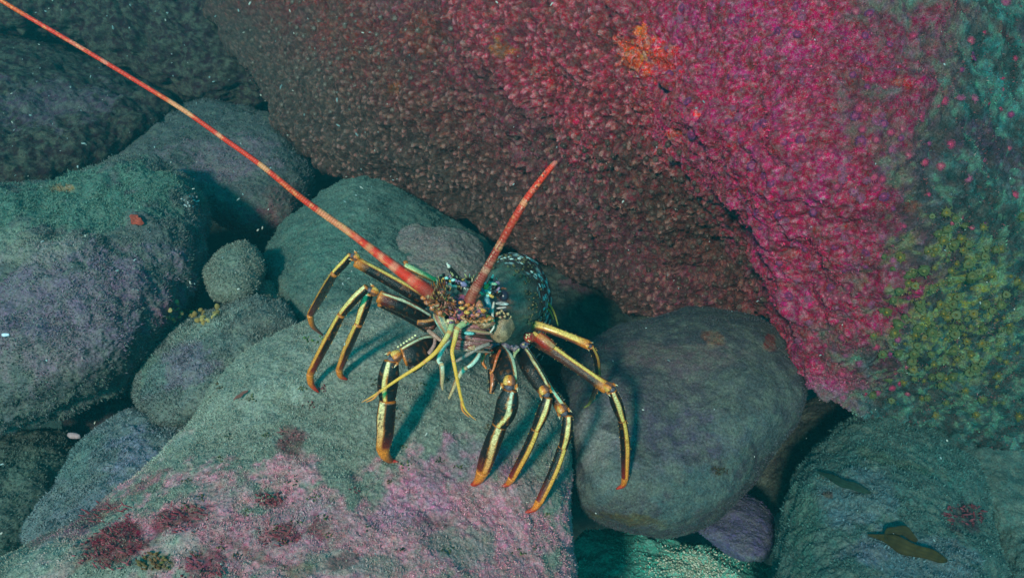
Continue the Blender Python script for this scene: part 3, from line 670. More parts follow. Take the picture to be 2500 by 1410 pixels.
# ---- right legs
g1 = foot(RKS, 1152, 1182)
seg([(1212, 850, 1.13, 40), (1224, 880, 1.115, 62), (1236, 912, 1.10, 56), (1244, 936, 1.092, 40)], off=-62, half=20, c0=BLU, c1=PAL, b0=BLK * 1.3, ends=(0, 0.1), flat=0.6)
seg([(1205, 900, 1.12, 30), (1204, 935, 1.115, 22), (1198, 960, 1.112, 9)], off=20, half=20, c0=RDD * .6, c1=ORG, b0=BLK)
knee(lob, 1243, 944, 1.088, 40, 265, 4)
seg([(1246, 950, 1.09, 34), (1240, 980, 1.095, 54), (1232, 1010, 1.10, 52), (1216, 1042, 1.105, 36)], off=-24, half=15, c0=BLU, c1=YEL, off2=-2, wob=0.12, flat=0.62, ends=(0.04, 0.08))
seg([(1220, 1036, 1.105, 38), (1205, 1075, 1.115, 42), (1190, 1115, 1.13, 40), (1178, 1152, 1.142, 33)], off=-8, half=25, c0=PAL * 0.9, c1=ORG * 1.25, b1=RDD * 0.4, dots=True, off2=-16, wob=0.1, ends=(0.05, 0.12), flat=0.7)
tube(lob, [(1178, 1150, 1.142, 32), (1170, 1168, g1 - 0.004, 24), (1158, 1180, g1, 14), (1146, 1183, g1 + 0.002, 4)], dactyl_col)
g2 = foot(RKS, 1229, 1186)
seg([(1270, 852, 1.15, 34), (1290, 890, 1.13, 44), (1312, 925, 1.12, 42), (1334, 956, 1.11, 34)], off=-44, half=13, c0=PAL, c1=PAL, ends=(0, 0.16), flat=0.7)
knee(lob, 1334, 962, 1.105, 32, 300, 5)
seg([(1338, 968, 1.11, 24), (1326, 1005, 1.115, 32), (1307, 1050, 1.125, 23)], off=-14, half=24, c0=PAL, c1=YEL, flat=0.8)
seg([(1308, 1046, 1.125, 24), (1285, 1100, 1.14, 25), (1249, 1168, 1.158, 20)], off=-30, half=32, c0=YEL, c1=ORG * 1.3, b1=RDD * 0.5, ends=(0.04, 0.06))
tube(lob, [(1250, 1166, 1.158, 20), (1240, 1180, g2, 14), (1225, 1187, g2, 4)], dactyl_col)
g3 = foot(RKS, 1284, 1248)
seg([(1280, 850, 1.17, 24), (1310, 895, 1.15, 22), (1345, 955, 1.135, 24), (1376, 1004, 1.125, 32)], off=-30, half=24, c0=(0.28, 0.55, 0.40), c1=(0.4, 0.65, 0.42), ends=(0, 0.2))
knee(lob, 1378, 1008, 1.122, 32, 300, 6)
seg([(1386, 1012, 1.125, 24), (1384, 1052, 1.13, 29), (1374, 1094, 1.14, 22)], off=-10, half=26, c0=PAL, c1=YEL * 0.9, flat=0.8)
seg([(1374, 1088, 1.14, 24), (1352, 1150, 1.15, 25), (1316, 1226, 1.16, 21)], off=-36, half=30, c0=YEL, c1=ORG * 1.3, b1=RDD * 0.5, ends=(0.06, 0.06))
tube(lob, [(1317, 1222, 1.16, 21), (1303, 1242, g3 - 0.002, 14), (1280, 1250, g3, 4)], dactyl_col)
g4 = foot(RKS, 1511, 1190)
seg([(1296, 820, 1.18, 34), (1330, 842, 1.175, 32), (1400, 890, 1.17, 26), (1486, 950, 1.165, 32)], off=-38, half=26, c0=YEL, c1=YEL, b0=BRN * .5, ends=(0, 0.16))
lump(lob, 1292, 824, 1.172, 30, 24, (0.30, 0.02, 0.015), 0.9, -25, 0.3, (0.45, 0.12, 0.05), seed=4)
for i in range(9): lump(lob, 1284 + 14 * random.random(), 814 + 20 * random.random(), 1.164, 3.5, 3.5, PAL)
seg([(1312, 820, 1.172, 28), (1330, 834, 1.169, 31), (1350, 850, 1.17, 26)], off=-20, half=30, c0=ORG, c1=TAN * 0.8, b0=RDD * .7, b1=BRN, ends=(0.1, 0.1))
knee(lob, 1494, 950, 1.16, 30, 325, 7)
seg([(1494, 952, 1.165, 22), (1506, 985, 1.18, 30), (1520, 1026, 1.20, 21)], off=-6, half=26, c0=PAL, c1=YEL, flat=0.8)
seg([(1519, 1022, 1.20, 22), (1527, 1090, 1.23, 25), (1526, 1168, 1.262, 18)], off=-26, half=28, c0=YEL, c1=ORG * 1.3, b1=RDD * 0.5, ends=(0.06, 0.06))
tube(lob, [(1526, 1165, 1.262, 18), (1521, 1183, g4 - 0.004, 13), (1504, 1193, g4, 4)], dactyl_col)
g5 = foot(RKS, 1428, 994)
seg([(1300, 793, 1.22, 26), (1330, 800, 1.215, 22), (1385, 820, 1.21, 20), (1438, 842, 1.21, 24)], off=-24, half=48, c0=YEL * 0.9, c1=YEL, b0=BRN, b1=BRN, ends=(0.15, 0.25))
knee(lob, 1440, 844, 1.208, 20, 335, 8)
seg([(1442, 845, 1.21, 15), (1456, 875, 1.23, 17), (1461, 912, 1.26, 13)], off=-30, half=26, c0=YEL * 0.7, c1=ORG * 0.7)
seg([(1461, 908, 1.26, 14), (1456, 945, 1.30, 14), (1442, 978, g5 - 0.02, 9)], off=-60, half=20, c0=ORG * 0.6, c1=ORG * 0.6, b0=BLK * 2, b1=(0.1, 0.1, 0.03))
tube(lob, [(1443, 976, g5 - 0.02, 9), (1438, 986, g5 - 0.006, 7), (1425, 995, g5, 3)], (0.2, 0.2, 0.05))
for a, b in (((1328, 727), (1363, 796)), ((1320, 742), (1352, 780))):
    tube(lob, [(a[0], a[1], 1.30, 7), ((a[0] + b[0]) / 2 + 5, (a[1] + b[1]) / 2 - 4, 1.32, 6), (b[0], b[1], 1.34, 3)], stripe(0, 60, ORG, (0.5, 0.5, 0.1)), n=10, k=20)

# ---- trunk: head, carapace and tail
st = [(1092, 782, 1.085, 14, 14), (1110, 772, 1.095, 40, 36), (1140, 764, 1.11, 62, 60), (1175, 757, 1.14, 74, 78), (1210, 750, 1.18, 80, 94), (1233, 745, 1.23, 83, 101), (1248, 738, 1.28, 84, 112),
      (1256, 734, 1.33, 84, 115), (1261, 738, 1.38, 83, 112), (1268, 755, 1.44, 76, 96), (1276, 785, 1.50, 66, 82), (1284, 820, 1.54, 52, 60), (1290, 860, 1.55, 40, 30)]
kk, nn_ = 150, 120
sp = spline(st, kk); ph = np.linspace(-math.pi, math.pi, nn_, endpoint=False); tt = np.linspace(0, 1, kk)
T, A = np.meshgrid(tt, ph, indexing='ij')
seg_i = np.clip((T - 0.52) / 0.075, 0, None); ridge = np.where(T > 0.52, 0.05 * (1 - (seg_i % 1)) - 0.02, 0)
q3 = np.stack([np.cos(A) * 3, np.sin(A) * 3, T * 14], -1).reshape(-1, 3)
rr = 1 + ridge + (0.035 * fbm(q3, 1.5, 4, 7)).reshape(T.shape)
c = P(sp[:, 0], sp[:, 1], sp[:, 2]); rx = sp[:, 3] * sp[:, 2] / FPX; ry = sp[:, 4] * sp[:, 2] / FPX
V = c[:, None] + RGT * (rx[:, None] * np.cos(A) * rr)[..., None] + UPV * (ry[:, None] * np.sin(A) * rr)[..., None]
nz1 = fbm(q3, 2.2, 4, 21).reshape(T.shape); nz2 = fbm(q3, 6, 3, 25).reshape(T.shape)
shellc = mixc(np.array((0.07, 0.20, 0.14)), np.array((0.03, 0.10, 0.075)), sstep(-0.3, 0.3, nz1))
shellc = mixc(shellc, np.array((0.13, 0.20, 0.15)), sstep(0.40, 0.55, nz2) * 0.6)
shellc = mixc(shellc, np.array((0.22, 0.19, 0.14)) * (1 + 0.5 * nz2[..., None]), (1 - sstep(0.38, 0.46, T)) * sstep(-0.3, 0.5, np.cos(A)) * (1 - sstep(.1, .8, np.sin(A))) * 0.9)
head = 1 - sstep(0.16, 0.32, T + 0.06 * nz1)
shellc = mixc(shellc, mixc(np.array((0.34, 0.11, 0.07)), np.array((0.26, 0.07, 0.15)), sstep(-0.2, 0.3, nz1)), head)
shellc = mixc(shellc, np.array((0.02, 0.02, 0.02)), head * (nz2 > 0.3) * 0.8)
band_ = (np.abs(((T - 0.34) / 0.035) % 1 - 0.5) < 0.16) * (np.sin(A * 11 + np.floor((T - 0.34) / 0.035) * 2.1) > 0.1) * (T > 0.40) * (T < 0.6) * (nz2 > -0.15) * (A > -0.3) * (A < 1.9)
shellc = mixc(shellc, np.array((0.006, 0.014, 0.015)), sstep(0.38, 0.46, T) * 0.9)
tailm = sstep(0.5, 0.53, T); fr = seg_i % 1
dash = tailm * ((fr < 0.22)) * (np.sin(A * 9 + T * 40) > 0.1)
shellc = mixc(shellc, np.array((0.50, 0.72, 0.66)), np.clip(dash + band_, 0, 1) * 0.75)
lob.add(V.reshape(-1, 3), shellc.reshape(-1, 3), grid_faces(kk, nn_))
def surf(t, a, push=0.0):
    i = int(t * (kk - 1)); s_ = sp[i]
    return s_[0] + s_[3] * math.cos(a) * (1 + push), s_[1] - s_[4] * math.sin(a) * (1 + push), s_[2]
for i in range(150):                                        # forward-pointing thorns of the carapace
    t = random.uniform(0.34, 0.58); a = random.uniform(-0.4, 2.6)
    x, y, d = surf(t, a, -0.03)
    spine(lob, x, y, d, 9 * math.cos(a) - 7, -9 * math.sin(a) + 3, -0.014, random.uniform(7, 12), (0.02, 0.04, 0.035), (0.42, 0.34, 0.16))
for i in range(90):                                         # pale flecks on the shell rim
    t = random.uniform(0.45, 0.66); a = random.uniform(-0.5, 1.9); x, y, d = surf(t, a, 0.0)
    lump(lob, x, y, d, random.uniform(6, 15), random.uniform(3, 5), (0.5, 0.7, 0.66), 0.5, -40 + math.degrees(a) - 50, 0.2, n=8)

# ---- face and mouthparts
PNK = np.array((0.50, 0.21, 0.16)); CYN = np.array((0.35, 0.85, 0.78)); LIL = np.array((0.22, 0.15, 0.24))
lump(lob, 1117, 766, 1.068, 42, 30, (0.24, 0.05, 0.15), 0.8, 20, 0.2, (0.36, 0.14, 0.18), 1)
lump(lob, 1100, 784, 1.068, 22, 16, PNK, 0.8, 0, 0.2, PAL, 2); lump(lob, 1136, 786, 1.065, 26, 20, LIL * 0.8, 0.8, 0, 0.2, PAL, 3)
lump(lob, 1165, 762, 1.065, 54, 26, (0.30, 0.12, 0.22), 0.8, 15, 0.2, ORG, 4)                     # plate at the root of the broken antenna
for i in range(16):
    a = i / 16 * math.pi; lump(lob, 1165 - 36 * math.cos(a), 776 + 13 * math.sin(a) - 4, 1.058, 13, 6, ORG * random.uniform(0.4, 0.9), 0.8, random.uniform(-40, 40), 0.5, TAN, i)
lump(lob, 1224, 800, 1.10, 62, 72, (0.28, 0.18, 0.10), 0.8, -25, 0.12, (0.12, 0.085, 0.05), 8, n=36)
for i in range(200):
    a = random.uniform(0, 6.28); r = random.random() ** 0.5
    lump(lob, 1224 + 28 * r * math.cos(a), 800 + 33 * r * math.sin(a), 1.10 - 0.0120 * math.sqrt(1 - r * r * 0.9) * 0.98, 3.5, 3.5, (0.30, 0.21, 0.12), 0.8, n=6)
lump(lob, 1187, 790, 1.075, 44, 24, (0.32, 0.2, 0.1), 0.7, 10, 0.2, BRN, 9); lump(lob, 1190, 775, 1.07, 36, 14, ORG * 0.9, 0.7, -25, 0.2, YEL, 10)
for i in range(26):
    lump(lob, 1226 + random.uniform(-20, 20), 768 + random.uniform(-12, 9), 1.085 + random.uniform(-.003, .003), 8, 8, random.choice([BLK, BRN, BLK, TAN]), 0.8, 0, 0.3, seed=i, n=10)
lump(lob, 1226, 741, 1.088, 34, 9, (0.55, 0.6, 0.58), 0.7, -4, 0.2, (0.2, 0.2, 0.2), 11); lump(lob, 1224, 751, 1.088, 26, 6, (0.5, 0.42, 0.38), 0.7, 6)
tube(lob, [(1206, 735, 1.085, 5), (1202, 765, 1.08, 7), (1206, 795, 1.078, 5), (1196, 812, 1.078, 4)], (0.55, 0.5, 0.42), n=10, k=24)
tube(lob, [(1186, 712, 1.09, 10), (1190, 735, 1.085, 15), (1200, 765, 1.085, 12)], (0.08, 0.26, 0.32), n=12, k=24)
rr_ = random.Random(5)
for i in range(70):                                         # turquoise, yellow-edged marbling of the brow, both sides
    if i % 2: x, y, d = rr_.uniform(1072, 1128), 0, 1.10; y = 672 + (x - 1072) * 0.35 + rr_.uniform(-9, 12)
    else: x, y, d = rr_.uniform(1172, 1222), rr_.uniform(690, 722), 1.092
    c_ = rr_.choice([CYN, CYN * 0.8, BLK, BLK, YEL * 0.7, (0.25, 0.5, 0.3), LIL])
    lump(lob, x, y, d - 0.012 + rr_.uniform(-0.006, 0.006), rr_.uniform(8, 20), rr_.uniform(5, 11), np.array(c_), 0.8, rr_.uniform(-60, 60), 0.35, BLK if rr_.random() < 0.3 else None, i, 12)
for i in range(26):
    x = rr_.uniform(1065, 1215); y = 690 + abs(x - 1140) * 0.05 + rr_.uniform(-12, 20)
    spine(lob, x, y, 1.10, rr_.uniform(-10, 6), -rr_.uniform(8, 18), -0.012, rr_.uniform(6, 10), BLK * 2, rr_.choice([(0.7, 0.7, 0.3), (0.3, 0.6, 0.5), (0.7, 0.6, 0.4)]))
lump(lob, 1138, 706, 1.11, 70, 50, (0.05, 0.07, 0.065), 0.8, -10, 0.2, (0.12, 0.2, 0.18), 14, n=24)
for i in range(110):                                        # knobbly spiny left antenna joint
    x = rr_.uniform(1042, 1112); y = 716 + (x - 1042) * 0.35 + rr_.uniform(-18, 30)
    lump(lob, x, y, 1.060 + rr_.uniform(-0.004, 0.006), rr_.uniform(6, 17), rr_.uniform(4, 9), np.array(rr_.choice([TAN * .8, TAN * 0.5, ORG * 0.5, PNK * .8, YEL * 0.5, BRN, BLK, BLK, (0.40, 0.08, 0.04)])), 0.8, rr_.uniform(0, 180), 0.6, BRN, i, 14)
for i in range(30):
    x = rr_.uniform(1050, 1110); y = rr_.uniform(692, 735)
    spine(lob, x, y, 1.056, rr_.uniform(-7, 5), -rr_.uniform(7, 15), -0.012, rr_.uniform(5, 8), BRN, rr_.choice([YEL, TAN, ORG]))
for i in range(40):
    x = rr_.uniform(1090, 1190); y = 765 + rr_.uniform(-22, 22)
    lump(lob, x, y, 1.052 + rr_.uniform(-0.003, 0.010), rr_.uniform(6, 18), rr_.uniform(3, 8), np.array(rr_.choice([PNK, ORG * 0.7, TAN, LIL * 0.7, (0.5, 0.1, 0.06), BRN])), 0.8, rr_.uniform(0, 180), 0.6, BRN, i, 12)
for i in range(7): lump(lob, 1228 + 14 * math.cos(1.2 + i * .35), 720 - 17 * math.sin(1.2 + i * .35), 1.084, 11, 5, ORG * (.25 + .07 * i), .8, 160 + i * 20, .3, BRN, i, 10)
for i in range(34):                                         # feathery strands of the mouthparts
    u = rr_.random(); x0 = 1075 + 40 * rr_.random(); x1 = 1165 + 40 * rr_.random(); y0 = 785 + 62 * u; y1 = 795 + 60 * u + rr_.uniform(-8, 8)
    tube(lob, [(x0, y0, 1.088, 5), ((x0 + x1) / 2, (y0 + y1) / 2 + rr_.uniform(-6, 4), 1.075, 9), (x1, y1, 1.085, 4)], np.array(rr_.choice([PNK * .8, PNK * 0.5, (0.36, 0.25, 0.18), (0.3, 0.10, 0.10), TAN * 0.7, BRN, BLK * 2])) * rr_.uniform(0.5, 1.1), n=8, k=16)
for i in range(16):
    x = 1056 + rr_.random() * 24
    tube(lob, [(x, 762 + rr_.random() * 12, 1.082, 5), (x + 10, 790, 1.076, 6), (x + 28, 812 + rr_.random() * 10, 1.085, 3)], np.array(rr_.choice([PNK * .8, TAN * .8, PAL * 0.5, BRN, (0.2, 0.3, 0.24)])), n=8, k=16)
lump(lob, 1145, 813, 1.068, 26, 10, (0.15, 0.45, 0.42), 0.6, -5)
for x, y, w_ in ((1205, 845, 26), (1232, 848, 30), (1258, 850, 24), (1280, 842, 22), (1185, 855, 18)):
    lump(lob, x, y, 1.13, w_, w_ * 0.8, (0.10, 0.07, 0.12), 0.8, 0, 0.25, (0.25, 0.2, 0.2), int(x))
for i in range(26): lump(lob, rr_.uniform(1180, 1300), rr_.uniform(838, 868), 1.118, rr_.uniform(4, 9), rr_.uniform(4, 8), np.array(rr_.choice([LIL * 0.6, TAN, RDD, BLK, PAL * 0.6])), 0.8, 0, 0.3, None, i, 8)
seg([(1058, 784, 1.10, 18), (1040, 788, 1.095, 20), (1018, 786, 1.092, 12)], off=30, half=26, c0=TAN, c1=ORG, b0=BLK * 2, b1=BRN, ends=(0.1, 0.1))
lump(lob, 1050, 795, 1.105, 34, 26, BRN, 0.8, 0, 0.2, BLK, 6)
tube(lob, [(1044, 805, 1.09, 9), (1060, 818, 1.085, 12), (1078, 832, 1.085, 8)], (0.36, 0.18, 0.13), n=12, k=20)
tube(lob, [(1062, 822, 1.09, 8), (1060, 842, 1.085, 9), (1046, 864, 1.08, 11)], (0.38, 0.2, 0.17), n=12, k=20)
tube(lob, [(1196, 838, 1.08, 9), (1165, 850, 1.075, 11), (1130, 872, 1.08, 9), (1108, 885, 1.085, 6)], (0.25, 0.19, 0.16), n=12, k=24)
lump(lob, 1152, 848, 1.075, 22, 16, (0.25, 0.05, 0.04), 0.8, 0, 0.2, TAN, 3)
for (pts) in ([(1204, 856, 1.105, 6), (1186, 862, 1.10, 8), (1178, 882, 1.10, 8), (1188, 900, 1.10, 5)], [(1222, 852, 1.10, 6), (1212, 875, 1.095, 8), (1204, 902, 1.095, 6), (1196, 912, 1.095, 7)]):
    tube(lob, pts, stripe(0, 60, RDD, ORG, BRN, ORG), n=12, k=24)
for (pts) in ([(1267, 852, 1.12, 7), (1256, 866, 1.115, 7), (1252, 892, 1.115, 5)],): tube(lob, pts, (0.3, 0.32, 0.15), n=10, k=20)
# small clasping mouth legs
def mouthleg(T, A): return mixc(mixc(BLU * 0.9, TAN, sstep(0.5, 0.75, T)), np.array((0.35, 0.14, 0.06)), (np.abs(((A - 0.9 + math.pi) % (2 * math.pi)) - math.pi) < 0.5) * 0.9)
tube(lob, [(1100, 830, 1.08, 7), (1082, 850, 1.068, 11), (1070, 876, 1.062, 11), (1072, 886, 1.062, 8), (1078, 890, 1.062, 13), (1080, 915, 1.066, 12), (1079, 935, 1.07, 9), (1081, 953, 1.076, 4)], mouthleg, n=16, k=60)
tube(lob, [(1172, 850, 1.09, 7), (1168, 868, 1.078, 10), (1152, 888, 1.072, 11), (1138, 897, 1.07, 8), (1132, 901, 1.07, 13), (1118, 922, 1.074, 12), (1106, 950, 1.08, 9), (1095, 974, 1.086, 5)], mouthleg, n=16, k=60)
lump(lob, 1078, 889, 1.06, 12, 9, TAN); lump(lob, 1135, 899, 1.068, 14, 10, TAN)

base_pt = P(1240, 960, 1.25)
root = bpy.data.objects.new('spiny_lobster', None); COL.objects.link(root); root.location = base_pt
tag(root, 'spiny lobster with black and yellow striped legs and two red antennae on the boulders', 'lobster')
def part(mb, name, mat, par=root, label=None):
    o = mb.build(name, mat, par)
    if par is root: o.location = Vector(-base_pt)
    if label: o['label'] = label
    return o
part(lob, 'body', M_SHELL)

def ant_col(pale, W, base=0.06):
    def f(T, A):
        x = np.interp(T, np.linspace(0, 1, len(W)), W)
        C = np.tile(np.array((0.66, 0.030, 0.010)), T.shape + (1,))
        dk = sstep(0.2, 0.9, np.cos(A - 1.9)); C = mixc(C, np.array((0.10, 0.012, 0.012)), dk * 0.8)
        q = np.stack([x.ravel() / 9, A.ravel() * 1.5, x.ravel() * 0], 1)
        sp_ = sstep(0.25, 0.6, noise(q, 1.0, 3)).reshape(T.shape)
        C = mixc(C, np.array((0.80, 0.24, 0.08)), sp_ * 0.65)
        C = mixc(C, np.array((0.17, 0.035, 0.02)), (1 - sstep(base * .4, base * 1.3, T)) * 0.8)
        for (a, b, col, s_) in pale:
            m = sstep(a - 6, a + 4, x) * (1 - sstep(b - 4, b + 6, x)) * s_ * (1 - dk * 0.5)
            C = mixc(C, np.array(col) * 0.8, m * 0.62 * (0.7 + 0.2 * noise(q, 3.0, 9).reshape(T.shape)))
        return C
    return f
def ringed(freq): return lambda T, A: 1 + 0.055 * np.sin(T * freq) + 0.03 * np.sin(A * 6 + T * freq * 0.5)
CRM = (0.9, 0.62, 0.28); PKW = (0.88, 0.5, 0.32)
pts = [(1060, 722, 1.065, 38), (1010, 685, 1.06, 31), (960, 648, 1.055, 26), (900, 602, 1.045, 21), (855, 568, 1.04, 18), (745, 490, 1.02, 16), (640, 405, 1.0, 13.5), (545, 337, .985, 12.5), (450, 270, .97, 12), (350, 208, .96, 11.5), (200, 118, .94, 11), (20, 12, .92, 11), (-150, -95, .90, 10), (-420, -255, .87, 8), (-700, -420, .85, 4)]
W = spline(pts, 400)[:, 0]
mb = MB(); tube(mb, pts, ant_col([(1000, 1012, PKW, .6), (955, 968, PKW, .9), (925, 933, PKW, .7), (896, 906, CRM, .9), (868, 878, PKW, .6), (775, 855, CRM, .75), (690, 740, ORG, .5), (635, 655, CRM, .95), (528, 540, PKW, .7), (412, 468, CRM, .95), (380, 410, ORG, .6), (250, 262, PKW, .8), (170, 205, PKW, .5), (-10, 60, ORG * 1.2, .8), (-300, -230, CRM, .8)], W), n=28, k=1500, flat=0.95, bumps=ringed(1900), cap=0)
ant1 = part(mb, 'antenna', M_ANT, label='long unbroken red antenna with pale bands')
pts = [(1146, 742, 1.06, 32), (1152, 722, 1.055, 28), (1172, 685, 1.045, 24), (1195, 645, 1.035, 22), (1225, 590, 1.02, 20), (1262, 525, 1.0, 20), (1290, 480, .99, 18), (1325, 434, .975, 16), (1352, 401, .965, 13), (1358, 394, .963, 8)]
W = -spline(pts, 400)[:, 1]
mb = MB(); tube(mb, pts, ant_col([(-705, -697, PKW, .5), (-662, -652, PKW, .9), (-640, -634, PKW, .5), (-605, -596, CRM, .8), (-592, -588, CRM, .6), (-500, -488, CRM, .8), (-466, -460, PKW, .4), (-401, -380, (0.3, 0.28, 0.25), 1)], W, 0.6), n=28, k=400, flat=0.95, bumps=ringed(420), cap=0)
for i in range(60):
    t = rr_.random(); x = 1152 + 190 * t; y = 722 - 300 * t
    spine(mb, x - 8, y - 3, 1.05 - .085 * t, -4, -4, 0, 3.5, (0.4, 0.04, 0.03), n=5)
ant2 = part(mb, 'antenna', M_ANT, label='short broken red antenna with a ragged grey tip')
mb = MB(); tube(mb, [(1094, 752, 1.085, 54), (1074, 738, 1.076, 54), (1050, 718, 1.07, 46)], stripe(10, 70, TAN * 0.7, ORG * 0.6, BRN, RDD), n=24, k=30, bumps=lambda T, A: 1 + 0.08 * np.sin(A * 5 + T * 9), cap=.15)
for x, y in ((1046, 700), (1062, 706), (1080, 716), (1042, 738), (1056, 752), (1074, 764), (1034, 726)): lump(mb, x, y, 1.062, 14, 12, ORG * 0.8, .8, 0, .3, PNK, x)
part(mb, 'antenna_base', M_SHELL, ant1)
mb = MB(); tube(mb, [(1168, 775, 1.082, 50), (1158, 758, 1.07, 54), (1148, 738, 1.062, 46)], stripe(20, 60, ORG * 0.7, PNK, (0.2, 0.06, 0.05), RDD), n=24, k=30, bumps=lambda T, A: 1 + 0.08 * np.sin(A * 5 + T * 9), cap=.15)
for x, y in ((1126, 738), (1128, 752), (1140, 762), (1152, 752), (1172, 744), (1180, 758), (1165, 768), (1142, 744)): lump(mb, x, y, 1.048, 14, 10, ORG * 0.9, .8, 0, .3, random.choice([PNK, YEL]), x)
part(mb, 'antenna_base', M_SHELL, ant2)
# antennules
def anl(T, A): return mixc(mixc(np.array((0.42, 0.50, 0.24)), np.array((0.72, 0.36, 0.04)), sstep(0.05, 0.28, T)), np.array((0.62, 0.2, 0.04)), np.clip(sstep(0.86, 1, T) + (np.abs(((T * 3.0 + 0.12) % 1) - 0.5) < 0.035) * 0.7, 0, 1))
for P1, fork in (([(1104, 783, 1.062, 17), (1098, 808, 1.05, 16), (1080, 838, 1.045, 14), (1062, 861, 1.04, 13), (1040, 880, 1.04, 12), (1018, 896, 1.04, 11), (975, 923, 1.045, 9.5), (932, 952, 1.05, 8), (912, 965, 1.053, 6), (882, 982, 1.058, 2)], [(930, 950, 1.05, 6), (912, 972, 1.052, 5), (893, 981, 1.056, 2)]),
                 ([(1137, 788, 1.06, 20), (1118, 800, 1.05, 17), (1110, 830, 1.045, 14), (1104, 856, 1.04, 12), (1107, 878, 1.04, 12), (1111, 899, 1.04, 11.5), (1119, 940, 1.045, 10), (1127, 975, 1.05, 9), (1138, 1002, 1.055, 6), (1163, 1026, 1.06, 2)], [(1127, 972, 1.05, 6), (1129, 1000, 1.055, 5), (1146, 1018, 1.058, 2)])):
    P1 = [(q[0], q[1], q[2], q[3] * 0.82) for q in P1]; mb = MB(); tube(mb, P1, anl, n=18, k=120); tube(mb, fork, (0.62, 0.2, 0.04), n=10, k=24)
    part(mb, 'antennule', M_ANT)
for (x, y, d, w_, h_, r_) in ((1230, 722, 1.084, 24, 29, 5), (1128, 692, 1.088, 28, 15, -25)):
    mb = MB(); lump(mb, x, y, d, w_, h_, (0.02, 0.012, 0.028) if x > 1200 else (0.22, 0.2, 0.36), 0.9, r_, 0.02, n=24); part(mb, 'eye', M_EYE)
for (x, y, dx, dy, w_) in ((1122, 688, -31, -46, 22), (1190, 704, 14, -34, 18)):
    mb = MB(); tube(mb, [(x, y, 1.10, w_), (x + dx * .35, y + dy * .3, 1.088, w_ * .8), (x + dx * .75, y + dy * .72, 1.075, w_ * .5), (x + dx, y + dy, 1.066, 3)],
                    lambda T, A: mixc(mixc(np.array((0.02, 0.02, 0.02)), np.array((0.6, 0.62, 0.3)), (noise(np.stack([T.ravel() * 9, A.ravel() * 1.4, T.ravel() * 0], 1), 1.0, 8) > 0.3).reshape(T.shape) * 0.8), np.array((0.85, 0.82, 0.7)), sstep(0.72, 0.8, T)), n=20, k=40)
    part(mb, 'horn', M_SHELL)

# ------------------------------------------------------------------ life on the rocks
def frame_at(pos, nrm, spin):
    z = Vector(nrm).normalized(); q = z.to_track_quat('Z', 'Y')
    return Matrix.Translation(Vector(pos)) @ q.to_matrix().to_4x4() @ Matrix.Rotation(spin, 4, 'Z')
def hit3(key, px, py):
    dr = P(px, py, 1.0) - CAM; dr /= np.linalg.norm(dr)
    h = TREES[key].ray_cast(Vector(CAM), Vector(dr))
    return (np.array(h[0]), np.array(h[1])) if h[0] is not None else None
def anemone_mesh(name, r, disc, tent, heart, nt=18, cup=0.35, seed=0):
    g = random.Random(seed); V = []; C = []; Q = []
    def ring(rad, z, col, n=18):
        i0 = len(V)
        for k in range(n):
            a = 2 * math.pi * k / n; q = rad * (1 + 0.08 * math.sin(3 * a + seed)); V.append((q * math.cos(a), q * math.sin(a), z)); C.append(col)
        return i0
    prof = [(r * .62, -r * .5, disc), (r * .58, 0, disc), (r * .66, r * cup, disc), (r * .50, r * cup * 1.15, disc), (r * .28, r * cup * .75, disc), (r * .20, r * cup * 1.0, heart), (r * .10, r * cup * 1.25, heart), (0.0005, r * cup * 1.3, heart)]
    ids = [ring(*p) for p in prof]
    for a, b in zip(ids, ids[1:]):
        for k in range(18): Q.append((a + k, a + (k + 1) % 18, b + (k + 1) % 18, b + k))
    for t in range(nt):
        a = 2 * math.pi * t / nt + g.uniform(-.1, .1); L = r * g.uniform(.32, .5); w_ = r * .07; b = r * .62
        i0 = len(V); ca, sa = math.cos(a), math.sin(a)
        for (q, zz, ww) in ((b, r * cup, 1), (b + L * .55, r * cup + L * .35, .8), (b + L, r * cup + L * .25, .5)):
            for (ox, oz) in ((-1, 0), (0, 1), (1, 0), (0, -1)):
                V.append((q * ca - ox * w_ * ww * sa, q * sa + ox * w_ * ww * ca, zz + oz * w_ * ww)); C.append(tent)
        for s_ in (0, 4):
            for k in range(4): Q.append((i0 + s_ + k, i0 + s_ + (k + 1) % 4, i0 + s_ + 4 + (k + 1) % 4, i0 + s_ + 4 + k))
        Q.append((i0 + 8, i0 + 9, i0 + 10, i0 + 11))
    return mesh_obj(name, V, np.array(Q), np.array(C) * 0.62, M_POLYP)
def scatter(protos, key, spots, label, cat, group, smin, smax):
    first = [True] * len(protos); n = 0
    for (x, y) in spots:
        h = hit3(key, x, y)
        if h is None: continue
        k = random.randrange(len(protos)); p = protos[k]
        o = p if first[k] else p.copy()
        if not first[k]: COL.objects.link(o)
        first[k] = False
        nrm = h[1] if (h[1] @ (CAM - h[0])) > 0 else -h[1]
        nrm = nrm + np.array([random.gauss(0, .35) for _ in range(3)]) + 0.5 * (CAM - h[0]) / np.linalg.norm(CAM - h[0])
        s_ = random.uniform(smin, smax)
        o.matrix_world = frame_at(h[0] + nrm * -0.0005, nrm, random.uniform(0, 6)) @ Matrix.Scale(s_, 4)
        tag(o, label[k], cat, group); n += 1
    for k, p in enumerate(protos):
        if first[k]: bpy.data.objects.remove(p)
def poisson(n, f, r, x0, x1, y0, y1, seed):
    g = random.Random(seed); out = []; tries = 0
    while len(out) < n and tries < 40000:
        tries += 1; x = g.uniform(x0, x1); y = g.uniform(y0, y1)
        if g.random() < f(x, y) and all((x - a) ** 2 + (y - b) ** 2 > r * r for a, b in out): out.append((x, y))
    return out
def edge_x(y): return float(np.interp(y, EDGE[:, 1], EDGE[:, 0]))
